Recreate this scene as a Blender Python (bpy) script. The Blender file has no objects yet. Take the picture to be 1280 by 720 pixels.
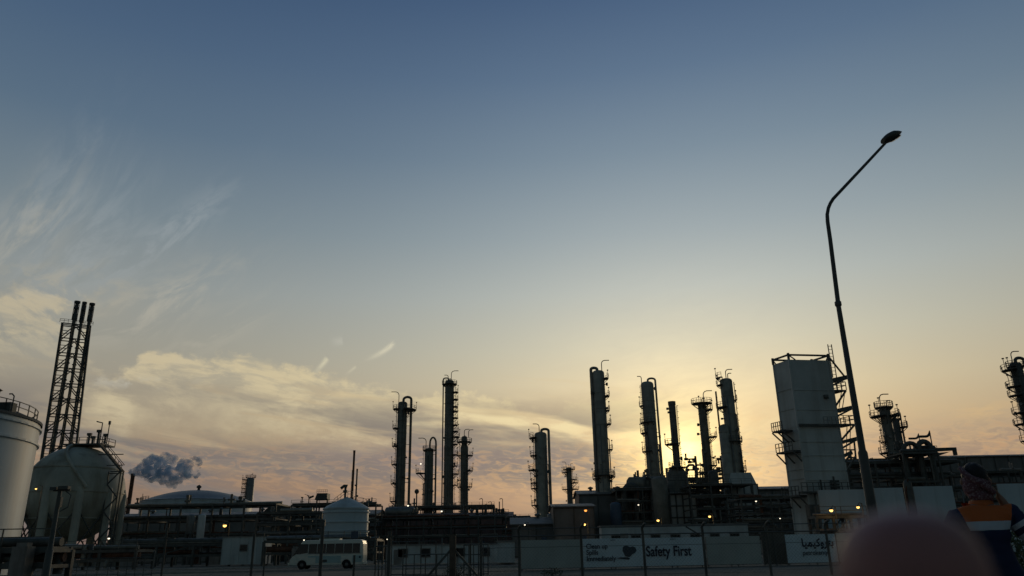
import bpy, bmesh, math, random
from mathutils import Vector, Matrix, Euler
R = math.radians
PI = math.pi
sc = bpy.context.scene
col = sc.collection

# ------------------------------------------------------------------ camera
EYE = 1.2
FPX = 954.0            # focal length in pixels of the 1280 x 720 photograph
PITCH, ROLL = R(19.1), R(1.05)
_F = Vector((0, math.cos(PITCH), math.sin(PITCH)))
_X = Vector((1, 0, 0)); _U0 = Vector((0, -math.sin(PITCH), math.cos(PITCH)))
_R = _X * math.cos(ROLL) - _U0 * math.sin(ROLL)
_U = _U0 * math.cos(ROLL) + _X * math.sin(ROLL)
cam_data = bpy.data.cameras.new('camera')
cam = bpy.data.objects.new('camera', cam_data); col.objects.link(cam); sc.camera = cam
_m = Matrix((_R, _U, -_F)).transposed().to_4x4(); _m.translation = (0, 0, EYE)
cam.matrix_world = _m
cam_data.sensor_width = 36; cam_data.lens = 36 * FPX / 1280
cam_data.clip_start = 0.01; cam_data.clip_end = 20000
cam_data.dof.use_dof = True; cam_data.dof.focus_distance = 120; cam_data.dof.aperture_fstop = 12.0

def ray(px, py):
    return (_F * FPX + _R * (px - 640) + _U * (360 - py)).normalized()
def at(px, py, D):
    """survey point: where the sight line through (px, py) passes the plane D metres ahead"""
    d = ray(px, py)
    p = d * (D / d.y)
    return Vector((p.x, D, p.z + EYE))
def azel(px, py):
    d = ray(px, py)
    return math.degrees(math.atan2(d.x, d.y)), math.degrees(math.asin(d.z))
def srgb(r, g, b):
    f = lambda c: (c / 255) / 12.92 if c <= 10 else (((c / 255) + 0.055) / 1.055) ** 2.4
    return (f(r), f(g), f(b), 1)

# ------------------------------------------------------------------ render settings
sc.view_settings.view_transform = 'Standard'; sc.view_settings.look = 'None'
sc.view_settings.gamma = 1; sc.view_settings.use_curve_mapping = False
sc.view_settings.exposure = 0.0
sc.cycles.use_denoising = True
sc.cycles.max_bounces = 6; sc.cycles.volume_bounces = 6

# ------------------------------------------------------------------ sky (world)
SUN_AZ, SUN_EL = azel(853, 574)
w = bpy.data.worlds.new('World'); sc.world = w; w.use_nodes = True
nt = w.node_tree; nt.nodes.clear()
class E:
    """a number socket with arithmetic"""
    def __init__(s, sock): s.s = sock
    @staticmethod
    def op(kind, *a, clamp=False):
        n = nt.nodes.new('ShaderNodeMath'); n.operation = kind; n.use_clamp = clamp
        for i, v in enumerate(a):
            if isinstance(v, E): nt.links.new(v.s, n.inputs[i])
            else: n.inputs[i].default_value = v
        return E(n.outputs[0])
    def __add__(s, o): return E.op('ADD', s, o)
    def __sub__(s, o): return E.op('SUBTRACT', s, o)
    def __mul__(s, o): return E.op('MULTIPLY', s, o)
    def __truediv__(s, o): return E.op('DIVIDE', s, o)
    def __rsub__(s, o): return E.op('SUBTRACT', o, s)
    __radd__ = __add__; __rmul__ = __mul__
    def sat(s): return E.op('ADD', s, 0.0, clamp=True)
def gauss(x):                       # exp(-x^2)
    return E.op('POWER', 2.718282, (x * x) * -1.0)
def smooth(x, a, b):
    n = nt.nodes.new('ShaderNodeMapRange'); n.interpolation_type = 'SMOOTHSTEP'
    nt.links.new(x.s, n.inputs['Value'])
    for k, v in (('From Min', a), ('From Max', b)):
        if isinstance(v, E): nt.links.new(v.s, n.inputs[k])
        else: n.inputs[k].default_value = v
    n.inputs['To Min'].default_value = 0; n.inputs['To Max'].default_value = 1
    return E(n.outputs[0])
def vec(x, y, z):
    n = nt.nodes.new('ShaderNodeCombineXYZ')
    for i, v in enumerate((x, y, z)):
        if isinstance(v, E): nt.links.new(v.s, n.inputs[i])
        else: n.inputs[i].default_value = v
    return n.outputs[0]
def noise(x, y, z=0.0, detail=5, rough=0.55, dist=0.0):
    n = nt.nodes.new('ShaderNodeTexNoise'); n.inputs['Scale'].default_value = 1
    n.inputs['Detail'].default_value = detail; n.inputs['Roughness'].default_value = rough
    n.inputs['Distortion'].default_value = dist
    nt.links.new(vec(x, y, z), n.inputs['Vector'])
    return E(n.outputs[0])
def ramp(x, lo, hi, stops):
    n = nt.nodes.new('ShaderNodeValToRGB'); n.color_ramp.interpolation = 'EASE' if False else 'LINEAR'
    t = (x - lo) * (1.0 / (hi - lo)); nt.links.new(t.s, n.inputs[0])
    el = n.color_ramp.elements
    while len(el) > 1: el.remove(el[-1])
    first = True
    for v, c in stops:
        p = (v - lo) / (hi - lo)
        e = el[0] if first else el.new(p)
        e.position = p; e.color = srgb(*c) if len(c) == 3 else (c[0],) * 3 + (1,)
        first = False
    return n.outputs[0]
def curve(x, lo, hi, pts):
    n = nt.nodes.new('ShaderNodeFloatCurve'); c = n.mapping.curves[0]
    ps = [((a - lo) / (hi - lo), b) for a, b in pts]
    ymin = min(b for _, b in ps); ymax = max(b for _, b in ps)
    ps = [(a, (b - ymin) / (ymax - ymin)) for a, b in ps]
    c.points[0].location = ps[0]; c.points[1].location = ps[-1]
    for p in ps[1:-1]: c.points.new(*p)
    n.mapping.update()
    t = (x - lo) * (1.0 / (hi - lo)); nt.links.new(t.s, n.inputs['Value'])
    return E(n.outputs[0]) * (ymax - ymin) + ymin
def mix(fac, a, b, mode='MIX'):
    n = nt.nodes.new('ShaderNodeMix'); n.data_type = 'RGBA'; n.blend_type = mode
    if isinstance(fac, E): nt.links.new(fac.s, n.inputs[0])
    else: n.inputs[0].default_value = fac
    for v, i in ((a, 6), (b, 7)):
        if isinstance(v, tuple): n.inputs[i].default_value = v
        else: nt.links.new(v, n.inputs[i])
    return n.outputs[2]

geo = nt.nodes.new('ShaderNodeTexCoord')
sep = nt.nodes.new('ShaderNodeSeparateXYZ'); nt.links.new(geo.outputs['Generated'], sep.inputs[0])
dx, dy, dz = (E(sep.outputs[i]) for i in range(3))
DEG = 180 / PI
az = E.op('ARCTAN2', dx, dy) * DEG
el = E.op('ARCSINE', dz) * DEG
e_ = lambda y, x=640: azel(x, y)[1]
mid = ramp(el, 0, 90, [(0, (130, 110, 106)), (e_(660), (142, 119, 112)), (e_(620), (154, 129, 118)), (e_(575), (176, 151, 128)), (e_(540), (204, 180, 142)),
      (e_(500), (211, 197, 163)), (e_(440), (199, 198, 179)), (e_(370), (180, 189, 186)), (e_(300), (155, 170, 177)), (e_(200), (122, 143, 160)),
      (e_(100), (93, 118, 145)), (e_(0), (71, 97, 130)), (60, (38, 54, 80)), (90, (26, 38, 54))])
side = ramp(el, 0, 90, [(0, (112, 94, 90)), (e_(660), (122, 102, 94)), (e_(600), (140, 118, 102)), (e_(540), (158, 143, 122)), (e_(460), (156, 152, 139)),
      (e_(380), (143, 149, 148)), (e_(300), (118, 133, 142)), (e_(200), (90, 112, 133)), (e_(100), (74, 98, 126)), (e_(0), (60, 85, 117)),
      (60, (38, 55, 84)), (90, (30, 42, 68))])
back = ramp(el, 0, 90, [(0, (39, 54, 56)), (8, (46, 64, 67)), (20, (51, 70, 76)), (45, (43, 62, 75)), (90, (32, 48, 64))])
g = gauss((az - 14.0) * (1 / 27.0))
sky = mix(g, side, mid)
bk = smooth(E.op('ABSOLUTE', az), 42, 72)
sky = mix(bk, sky, back)
# the physical sky tints the hand-measured gradient
ns = nt.nodes.new('ShaderNodeTexSky'); ns.sky_type = 'NISHITA'; ns.sun_disc = False
ns.sun_elevation = R(max(SUN_EL, 1)); ns.sun_rotation = R(SUN_AZ); ns.dust_density = 3.0; ns.ozone_density = 1.5
nsc = mix(1.0, ns.outputs[0], (0.055, 0.055, 0.055, 1), 'MULTIPLY')
sky = mix(0.12, sky, nsc)

# cloud fields, fixed in compass direction and height
def A(px, py): return azel(px, py)[0]
w1 = noise(az * 0.16, el * 0.3, 3.1, 5, 0.6) - 0.5
# (1) long cream bank of cirrus on the left half
top = curve(az, A(0, 500), A(1100, 500), [(A(0, 500), e_(352, 0)), (A(45, 500), e_(350, 45)), (A(85, 500), e_(372, 85)), (A(112, 500), e_(458, 112)), (A(150, 500), e_(466, 150)), (A(178, 500), e_(432, 178)), (A(200, 500), e_(432, 200)), (A(300, 500), e_(448, 300)),
      (A(430, 500), e_(474, 430)), (A(540, 500), e_(488, 540)), (A(660, 500), e_(505, 660)), (A(760, 500), e_(492, 760)), (A(900, 500), e_(512, 900)), (A(1100, 500), e_(530, 1100))])
d1 = top + w1 * 5.0 + (noise(az * 0.9, el * 1.1, 6.1, 5, 0.6) - 0.5) * 2.2 - el                     # degrees below the upper edge
u1 = noise(az * 0.26 + w1 * 1.2, el * 0.75 + az * 0.09, 1.7, 7, 0.64, 0.3)
bank = smooth(d1, -0.15, 0.7) * (1.0 - smooth(d1, 1.5, 6.0)) * (smooth(u1, 0.36, 0.58) * 0.82 + 0.18)
reach = smooth(az, A(1180, 500), A(700, 500))
bank = bank * reach * (1.0 - smooth(az, A(150, 450), A(100, 450)) * (0.25 + 0.75 * smooth(noise(az * 0.5, el * 0.8 + az * 0.3, 7.7, 5, 0.6, 0.4), 0.58, 0.42)))
cream = mix(gauss((az - 8.0) * (1 / 20.0)), srgb(198, 184, 152), srgb(242, 222, 172))
sky = mix((bank * 0.92).sat(), sky, cream)
# (2) grey-violet undersides lower down
u2 = noise(az * 0.07 + 11.0, el * 0.38 + az * 0.04, 5.2, 4, 0.5, 0.3)
low = smooth(el, 0.5, 3.0) * (1.0 - smooth(el, e_(535), e_(480))) * smooth(u2, 0.40, 0.56) * smooth(az, A(1000, 560), A(700, 560))
sky = mix((low * 0.8).sat(), sky, mix(gauss((az - 10.0) * (1 / 18.0)), srgb(116, 113, 112), srgb(142, 130, 120)))
u2b = noise(az * 0.10 - 4.0, el * 1.0 + az * 0.12, 9.2, 5, 0.55, 0.5)
thin = smooth(el, e_(600), e_(560)) * (1.0 - smooth(el, e_(520), e_(450))) * smooth(u2b, 0.52, 0.68) * smooth(az, A(900, 560), A(600, 560))
sky = mix((thin * 0.6).sat(), sky, mix(g, srgb(172, 156, 130), srgb(222, 196, 150)))
# one darker mauve shelf left of the sun
shelf = gauss((el - (e_(572) + w1 * 3.0 - (az - A(600, 570)) * 0.03)) * (1 / 1.15)) * smooth(az, A(330, 570), A(450, 570)) * (1.0 - smooth(az, A(740, 570), A(815, 570))) * (smooth(u1, 0.62, 0.42) * 0.5 + 0.5)
sky = mix((shelf * 0.75).sat(), sky, srgb(142, 129, 123))
# (3) rippled altocumulus just above the plant
u3 = noise(az * 0.85 + w1 * 3, el * 2.9 + az * 0.25, 8.0, 4, 0.6, 0.9)
rip_m = gauss((el - (e_(588) + w1 * 2.0)) * (1 / 1.7)) * (noise(az * 0.14, el * 0.3, 6.6, 2)).sat() * 1.7
rip = rip_m * smooth(u3, 0.44, 0.66)
sky = mix((rip * 0.50).sat(), sky, mix(gauss((az - 10.0) * (1 / 22.0)), srgb(182, 142, 112), srgb(238, 186, 122)))
rip2 = rip_m * smooth(u3, 0.54, 0.36)
sky = mix((rip2 * 0.35).sat(), sky, srgb(136, 116, 110))
# right-hand little streaks
u3b = noise(az * 0.5, el * 2.4, 2.2, 4, 0.6, 0.5)
rs = gauss((el - e_(515, 1220)) * (1 / 0.45)) * smooth(az, A(1170, 515), A(1230, 515)) * smooth(u3b, 0.35, 0.6)
rs2 = gauss((el - e_(552, 1220)) * (1 / 0.9)) * smooth(az, A(1130, 515), A(1230, 515)) * smooth(u3b, 0.45, 0.65)
sky = mix((rs * 0.35 + rs2 * 0.3).sat(), sky, srgb(222, 186, 130))
# (4) mares' tails on the far left, drawn up and to the right
def tails(px, py, lx, ly, ang, fx, fy, seed, amp, colr, base):
    a0, e0 = azel(px, py); c, s = math.cos(R(ang)), math.sin(R(ang))
    p = (az - a0) * c + (el - e0) * s            # along
    q = (el - e0) * c - (az - a0) * s            # across
    qq = q - (p * p) * 0.012
    n_ = noise(p * fx * 1.3, qq * fy * 0.55, seed, 7, 0.60, 0.5)
    m = gauss(p * (1 / lx)) * gauss(qq * (1 / ly)) * 0.78 * smooth(n_, 0.43, 0.60)
    return mix((m * amp).sat(), base, colr)
pale = srgb(184, 178, 162); cool = srgb(166, 172, 174)
sky = tails(28, 300, 4.5, 1.7, 64, 0.12, 0.9, 1.0, 0.55, pale, sky)
sky = tails(105, 305, 4.5, 2.0, 58, 0.14, 1.0, 2.0, 0.40, cool, sky)
sky = tails(58, 290, 3.5, 0.7, 66, 0.14, 1.0, 2.7, 0.32, cool, sky)
sky = tails(205, 300, 5.0, 1.1, 42, 0.16, 1.0, 3.0, 0.55, cool, sky)
sky = tails(190, 385, 6.0, 1.5, 30, 0.16, 1.1, 4.0, 0.6, pale, sky)
sky = tails(275, 415, 4.0, 0.9, 32, 0.16, 1.2, 5.0, 0.4, pale, sky)
sky = tails(60, 370, 4.5, 1.7, 12, 0.25, 0.9, 6.0, 0.7, srgb(184, 172, 146), sky)
sky = tails(70, 232, 5.0, 1.8, 60, 0.14, 0.8, 7.0, 0.22, cool, sky)
sky = tails(165, 478, 3.0, 0.35, 3, 0.5, 1.6, 7.5, 0.8, srgb(186, 182, 168), sky)
# little bright hooks of ice cloud
def hook(px, py, lx, ly, ang, amp, colr, base, bend=0.25):
    a0, e0 = azel(px, py); c, s = math.cos(R(ang)), math.sin(R(ang))
    p = (az - a0) * c + (el - e0) * s; q = (el - e0) * c - (az - a0) * s - (p * p) * bend
    wd = smooth(p, -2.4 * lx, 1.2 * lx) * (1.0 - smooth(p, 1.2 * lx, 1.7 * lx))
    fz = noise(p * 1.5, q * 5.0, 3.3, 3, 0.6, 0.4)
    return mix((wd * gauss(q * (1 / ly)) * smooth(fz, 0.2, 0.6) * amp).sat(), base, colr)
sky = hook(478, 440, 0.75, 0.17, 33, 0.75, srgb(222, 214, 186), sky, 0.10)
sky = hook(402, 457, 0.45, 0.16, 52, 0.7, srgb(220, 212, 180), sky, 0.12)
sky = hook(439, 463, 0.30, 0.10, 40, 0.4, srgb(214, 206, 178), sky, 0.1)
sky = hook(421, 427, 0.30, 0.30, 10, 0.3, srgb(200, 198, 184), sky, 0.0)
# glow round the veiled sun
sd = Vector((math.sin(R(SUN_AZ)) * math.cos(R(SUN_EL)), math.cos(R(SUN_AZ)) * math.cos(R(SUN_EL)), math.sin(R(SUN_EL))))
def ang_dist(sy=1.0):
    a = (az - SUN_AZ); b = (el - SUN_EL) * sy
    return E.op('SQRT', a * a + b * b)
r = ang_dist(1.0)
veil = 0.95 + (noise(az * 0.30, el * 0.9 - az * 0.12, 4.4, 6, 0.62, 0.5) - 0.5) * 2.3
for amp, sg, c in ((0.13, 8.5, (1.0, 0.82, 0.40, 1)), (0.36, 4.0, (1.0, 0.78, 0.20, 1)), (0.85, 1.7, (1.0, 0.82, 0.32, 1))):
    f = gauss(r * (1 / sg)) * amp * (veil if sg > 2 else veil * 0.5 + 0.5)
    t = mix(1.0, c, mix(0.0, (0, 0, 0, 1), (0, 0, 0, 1)), 'ADD')
    n = nt.nodes.new('ShaderNodeVectorMath'); n.operation = 'SCALE'
    n.inputs[0].default_value = c[:3]; nt.links.new(f.s, n.inputs['Scale'])
    sky = mix(1.0, sky, n.outputs[0], 'ADD')
# below the horizon
sky = mix(smooth(el, 0.0, -1.5), sky, srgb(52, 52, 54))
bg = nt.nodes.new('ShaderNodeBackground'); bg.inputs['Strength'].default_value = 1.0
nt.links.new(sky, bg.inputs['Color'])
out = nt.nodes.new('ShaderNodeOutputWorld'); nt.links.new(bg.outputs[0], out.inputs['Surface'])

# ------------------------------------------------------------------ sun lamp, low behind the towers and dulled by cloud
sl = bpy.data.lights.new('sun', 'SUN'); sl.energy = 0.3; sl.angle = R(4.0); sl.color = (1.0, 0.78, 0.5)
so = bpy.data.objects.new('sun', sl); col.objects.link(so)
so.rotation_euler = (-sd).to_track_quat('-Z', 'Y').to_euler(); so.location = (0, 0, 100)
w.cycles.sampling_method = 'MANUAL'; w.cycles.sample_map_resolution = 512

# ------------------------------------------------------------------ materials
def mat(name, c, rough=0.7, metal=0.0, var=0.25, scale=1.2, streak=0.0, bump=0.0, coat=0.0, band=0.0, emit=None, objspace=True):
    m = bpy.data.materials.new(name); m.use_nodes = True
    t = m.node_tree; b = t.nodes['Principled BSDF']
    b.inputs['Roughness'].default_value = rough; b.inputs['Metallic'].default_value = metal
    b.inputs['Coat Weight'].default_value = coat
    if emit:
        b.inputs['Base Color'].default_value = (*c, 1)
        b.inputs['Emission Color'].default_value = (*emit[0], 1); b.inputs['Emission Strength'].default_value = emit[1]
        return m
    tc = t.nodes.new('ShaderNodeTexCoord')
    def nz(sx, sy, sz, detail=4, out='Object', loc=(0, 0, 0)):
        mp = t.nodes.new('ShaderNodeMapping'); mp.inputs['Scale'].default_value = (sx, sy, sz); mp.inputs['Location'].default_value = loc
        t.links.new(tc.outputs[out], mp.inputs[0])
        n = t.nodes.new('ShaderNodeTexNoise'); n.inputs['Scale'].default_value = 1; n.inputs['Detail'].default_value = detail
        n.inputs['Roughness'].default_value = 0.62
        t.links.new(mp.outputs[0], n.inputs['Vector']); return n.outputs[0]
    n1 = nz(scale, scale, scale)
    r = t.nodes.new('ShaderNodeValToRGB'); e = r.color_ramp.elements
    e[0].position = 0.3; e[1].position = 0.7
    e[0].color = (*[v * (1 - var) for v in c], 1); e[1].color = (*[min(1, v * (1 + var)) for v in c], 1)
    t.links.new(n1, r.inputs[0]); cur = r.outputs[0]
    if streak:
        n2 = nz(scale * 2.2, scale * 2.2, scale * 0.12, 5, loc=(5, 3, 1))
        r2 = t.nodes.new('ShaderNodeMapRange'); r2.inputs['From Min'].default_value = 0.48; r2.inputs['From Max'].default_value = 0.75
        r2.inputs['To Max'].default_value = streak; t.links.new(n2, r2.inputs[0])
        mx = t.nodes.new('ShaderNodeMix'); mx.data_type = 'RGBA'
        t.links.new(r2.outputs[0], mx.inputs[0]); t.links.new(cur, mx.inputs[6])
        mx.inputs[7].default_value = (c[0] * 0.35 + 0.02, c[1] * 0.28 + 0.01, c[2] * 0.22, 1); cur = mx.outputs[2]
    t.links.new(cur, b.inputs['Base Color'])
    if bump or band:
        bp = t.nodes.new('ShaderNodeBump'); bp.inputs['Strength'].default_value = bump or band
        if band:
            wv = t.nodes.new('ShaderNodeTexWave'); wv.inputs['Scale'].default_value = 1.0; wv.bands_direction = 'X'
            mp = t.nodes.new('ShaderNodeMapping'); mp.inputs['Scale'].default_value = (1.6, 1.6, 1.6)
            t.links.new(tc.outputs['Object'], mp.inputs[0]); t.links.new(mp.outputs[0], wv.inputs[0]); t.links.new(wv.outputs[0], bp.inputs['Height'])
            bp.inputs['Distance'].default_value = 0.06
        else:
            t.links.new(nz(scale * 6, scale * 6, scale * 6), bp.inputs['Height']); bp.inputs['Distance'].default_value = 0.03
        t.links.new(bp.outputs[0], b.inputs['Normal'])
    return m
M = dict(
    steel=mat('dark_painted_steel', (0.11, 0.115, 0.105), 0.6, 0.1, 0.4, 0.8, 0.5),
    galv=mat('galvanised_steel', (0.24, 0.24, 0.23), 0.5, 0.6, 0.25, 1.0, 0.4),
    clad=mat('aluminium_cladding', (0.37, 0.355, 0.30), 0.55, 0.25, 0.32, 0.35, 0.6, band=0.0),
    cladd=mat('weathered_cladding', (0.22, 0.21, 0.175), 0.6, 0.2, 0.35, 0.4, 0.6),
    rust=mat('rusty_steel', (0.16, 0.08, 0.05), 0.8, 0.1, 0.45, 1.4, 0.5),
    white=mat('white_tank_paint', (0.60, 0.70, 0.73), 0.5, 0.0, 0.08, 0.2, 0.45),
    whited=mat('dusty_white_paint', (0.60, 0.64, 0.62), 0.6, 0.0, 0.14, 0.35, 0.42, bump=0.1),
    sphere=mat('stained_sphere_paint', (0.50, 0.49, 0.40), 0.6, 0.0, 0.26, 0.16, 0.8, bump=0.1),
    roofd=mat('dark_tank_roof', (0.10, 0.10, 0.085), 0.8, 0.0, 0.3, 0.3, 0.0),
    block=mat('insulated_panel', (0.58, 0.61, 0.58), 0.55, 0.05, 0.16, 0.2, 0.5),
    concrete=mat('concrete', (0.30, 0.28, 0.25), 0.9, 0, 0.25, 0.8, 0.4, bump=0.3),
    shed=mat('corrugated_sheet', (0.22, 0.22, 0.21), 0.6, 0.2, 0.25, 0.25, 0.35, band=0.6),
    shedr=mat('red_brown_sheet', (0.24, 0.15, 0.135), 0.7, 0.0, 0.3, 0.3, 0.4, band=0.5),
    blue=mat('blue_grey_paint', (0.09, 0.13, 0.19), 0.6, 0.0, 0.3, 0.4, 0.3),
    tarmac=mat('asphalt', (0.055, 0.055, 0.055), 0.9, 0, 0.3, 1.5, 0, bump=0.4),
    line=mat('road_paint', (0.62, 0.6, 0.55), 0.8, 0, 0.3, 2.0, 0),
    kerb=mat('kerb_concrete', (0.42, 0.40, 0.36), 0.9, 0, 0.25, 2.0, 0.2, bump=0.3),
    ground=mat('sandy_ground', (0.14, 0.13, 0.10), 0.95, 0, 0.35, 0.25, 0, bump=0.5),
    hill=mat('hill_earth', (0.12, 0.10, 0.085), 0.95, 0, 0.35, 0.03, 0, bump=0.3),
    wood=mat('weathered_wood', (0.13, 0.10, 0.075), 0.85, 0, 0.35, 3.0, 0.4, bump=0.4),
    banner=mat('banner_cloth', (0.74, 0.86, 0.90), 0.65, 0, 0.06, 0.5, 0.08, bump=0.15),
    plain=mat('plain_board', (0.50, 0.54, 0.50), 0.75, 0, 0.08, 0.6, 0.12, bump=0.15),
    ink=mat('navy_ink', (0.018, 0.025, 0.05), 0.6, 0, 0.1, 3.0),
    inkg=mat('faded_grey_ink', (0.06, 0.08, 0.10), 0.6, 0, 0.1, 3.0),
    glass=mat('dark_window_glass', (0.02, 0.024, 0.026), 0.12, 0, 0.1, 1.0),
    buswhite=mat('bus_paint', (0.80, 0.82, 0.70), 0.35, 0, 0.05, 0.8, 0.12, coat=0.4),
    busgreen=mat('bus_lower_paint', (0.42, 0.60, 0.58), 0.35, 0, 0.06, 0.8, 0.12, coat=0.4),
    rubber=mat('tyre_rubber', (0.02, 0.02, 0.02), 0.85, 0, 0.2, 6.0),
    navy=mat('navy_workwear', (0.014, 0.022, 0.075), 0.85, 0, 0.3, 5.0, bump=0.35),
    orange=mat('orange_workwear', (0.55, 0.13, 0.028), 0.8, 0, 0.15, 5.0, bump=0.3),
    reflect=mat('silver_reflective_tape', (0.50, 0.55, 0.60), 0.4, 0.0, 0.1, 8.0, bump=0.2),
    skin=mat('brown_skin', (0.26, 0.135, 0.085), 0.55, 0, 0.12, 12.0, bump=0.15),
    finger=mat('finger_skin', (0.42, 0.19, 0.175), 0.5, 0, 0.12, 60.0, bump=0.12),
    nail=mat('finger_nail', (0.42, 0.24, 0.20), 0.3, 0, 0.08, 50.0),
    hair=mat('black_hair', (0.012, 0.011, 0.012), 0.6, 0, 0.3, 30.0, bump=0.5),
    boot=mat('boot_leather', (0.03, 0.022, 0.018), 0.6, 0, 0.2, 12.0),
    foliage=mat('shrub_leaf', (0.05, 0.07, 0.03), 0.8, 0, 0.4, 3.0),
    lampw=mat('warm_lamp', (0.8, 0.6, 0.3), 0.5, emit=((1.0, 0.56, 0.14), 2.6)),
    lampo=mat('orange_lamp', (0.8, 0.5, 0.2), 0.5, emit=((1.0, 0.36, 0.07), 1.6)),
    lampc=mat('pale_lamp', (0.8, 0.75, 0.6), 0.5, emit=((1.0, 0.88, 0.66), 1.8)),
)
# headscarf: woven pattern of pink, white and dark maroon
def scarf_mat():
    m = bpy.data.materials.new('patterned_scarf'); m.use_nodes = True; t = m.node_tree; b = t.nodes['Principled BSDF']
    b.inputs['Roughness'].default_value = 0.9
    tc = t.nodes.new('ShaderNodeTexCoord'); v = t.nodes.new('ShaderNodeTexVoronoi'); v.inputs['Scale'].default_value = 62
    t.links.new(tc.outputs['Object'], v.inputs['Vector'])
    r = t.nodes.new('ShaderNodeValToRGB'); e = r.color_ramp.elements
    e[0].position = 0.25; e[0].color = (0.42, 0.33, 0.34, 1); e[1].position = 0.5; e[1].color = (0.12, 0.035, 0.05, 1)
    t.links.new(v.outputs['Distance'], r.inputs[0])
    n = t.nodes.new('ShaderNodeTexNoise'); n.inputs['Scale'].default_value = 16; t.links.new(tc.outputs['Object'], n.inputs['Vector'])
    mx = t.nodes.new('ShaderNodeMix'); mx.data_type = 'RGBA'; mx.inputs[7].default_value = (0.20, 0.12, 0.14, 1)
    t.links.new(n.outputs[0], mx.inputs[0]); t.links.new(r.outputs[0], mx.inputs[6]); t.links.new(mx.outputs[2], b.inputs['Base Color'])
    return m
M['scarf'] = scarf_mat()

# ------------------------------------------------------------------ mesh collector
class MB:
    def __init__(s): s.v = []; s.f = []; s.smooth = []; s.mi = []; s.cur = 0
    def _add(s, vs, fs, sm=False):
        o = len(s.v); s.v += [tuple(p) for p in vs]
        for f in fs: s.f.append(tuple(i + o for i in f)); s.smooth.append(sm); s.mi.append(s.cur)
    def box(s, c, d, rz=0.0, M4=None):
        hx, hy, hz = d[0] / 2, d[1] / 2, d[2] / 2
        vs = [Vector((x, y, z)) for z in (-hz, hz) for y in (-hy, hy) for x in (-hx, hx)]
        if rz: 
            mm = Matrix.Rotation(rz, 3, 'Z'); vs = [mm @ p for p in vs]
        if M4: vs = [M4 @ p for p in vs]
        vs = [p + Vector(c) for p in vs]
        s._add(vs, [(0, 2, 3, 1), (4, 5, 7, 6), (0, 1, 5, 4), (2, 6, 7, 3), (0, 4, 6, 2), (1, 3, 7, 5)]); return s
    def beam(s, a, b, w, h=None):
        a, b = Vector(a), Vector(b); h = h or w; d = (b - a)
        if d.length < 1e-6: return s
        d.normalize(); up = Vector((0, 0, 1)) if abs(d.z) < 0.95 else Vector((0, 1, 0))
        x = d.cross(up).normalized(); y = x.cross(d).normalized()
        vs = []
        for p in (a, b):
            for i, j in ((-1, -1), (1, -1), (1, 1), (-1, 1)): vs.append(p + x * (i * w / 2) + y * (j * h / 2))
        s._add(vs, [(0, 3, 2, 1), (4, 5, 6, 7), (0, 1, 5, 4), (1, 2, 6, 5), (2, 3, 7, 6), (3, 0, 4, 7)]); return s
    def tube(s, pts, r, n=8, caps=True):
        pts = [Vector(p) for p in pts]; rs = r if isinstance(r, (list, tuple)) else [r] * len(pts)
        vs = []; prev = None
        for i, p in enumerate(pts):
            if i == 0: d = pts[1] - p
            elif i == len(pts) - 1: d = p - pts[-2]
            else: d = (pts[i + 1] - p).normalized() + (p - pts[i - 1]).normalized()
            d.normalize()
            if prev is None:
                up = Vector((0, 1, 0)) if abs(d.y) < 0.9 else Vector((1, 0, 0)); x = d.cross(up).normalized()
            else:
                x = (prev - d * prev.dot(d)).normalized()
            prev = x; y = d.cross(x)
            for k in range(n):
                a = 2 * PI * k / n; vs.append(p + (x * math.cos(a) + y * math.sin(a)) * rs[i])
        fs = []
        for i in range(len(pts) - 1):
            for k in range(n):
                a = i * n + k; b = i * n + (k + 1) % n; fs.append((a, b, b + n, a + n))
        s._add(vs, fs, True)
        if caps:
            s._add(vs[:n], [tuple(range(n))]); s._add(vs[-n:], [tuple(reversed(range(n)))])
        return s
    def lathe(s, prof, c=(0, 0, 0), n=28, a0=0.0, a1=2 * PI, smooth=True):
        c = Vector(c); full = abs(a1 - a0 - 2 * PI) < 1e-6; m = n if full else n + 1
        vs = [c + Vector((r * math.cos(a0 + (a1 - a0) * k / n), r * math.sin(a0 + (a1 - a0) * k / n), z)) for r, z in prof for k in range(m)]
        fs = []
        for i in range(len(prof) - 1):
            for k in range(n):
                a = i * m + k; b = i * m + ((k + 1) % m if full else k + 1); fs.append((a, b, b + m, a + m))
        s._add(vs, fs, smooth); return s
    def poly(s, pts): s._add(pts, [tuple(range(len(pts)))]); return s
    def prism(s, pts, d):      # outline extruded by vector d
        n = len(pts); d = Vector(d); a = [Vector(p) for p in pts]
        s._add(a + [p + d for p in a], [tuple(reversed(range(n))), tuple(range(n, 2 * n))] + [(i, (i + 1) % n, n + (i + 1) % n, n + i) for i in range(n)]); return s
    def build(s, name, m, parent=None, loc=None):
        me = bpy.data.meshes.new(name); me.from_pydata(s.v, [], s.f)
        me.polygons.foreach_set('use_smooth', s.smooth)
        for k in (m if isinstance(m, (list, tuple)) else [m]): me.materials.append(M[k] if isinstance(k, str) else k)
        if isinstance(m, (list, tuple)): me.polygons.foreach_set('material_index', s.mi)
        me.update()
        o = bpy.data.objects.new(name, me); col.objects.link(o)
        if parent: o.parent = parent
        if loc: o.location = loc
        return o
def tag(o, label=None, cat=None, group=None, kind=None):
    if label: o['label'] = label
    if cat: o['category'] = cat
    if group: o['group'] = group
    if kind: o['kind'] = kind
    return o
def thing(name, label, cat, loc=(0, 0, 0), rz=0.0, group=None):
    o = bpy.data.objects.new(name, None); col.objects.link(o); o.empty_display_size = 0.3
    o.location = loc; o.rotation_euler = (0, 0, rz); return tag(o, label, cat, group)
def copy_tree(o, parent=None):
    c = o.copy(); col.objects.link(c)
    if parent: c.parent = parent
    for ch in list(o.children): copy_tree(ch, c)
    return c
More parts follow.
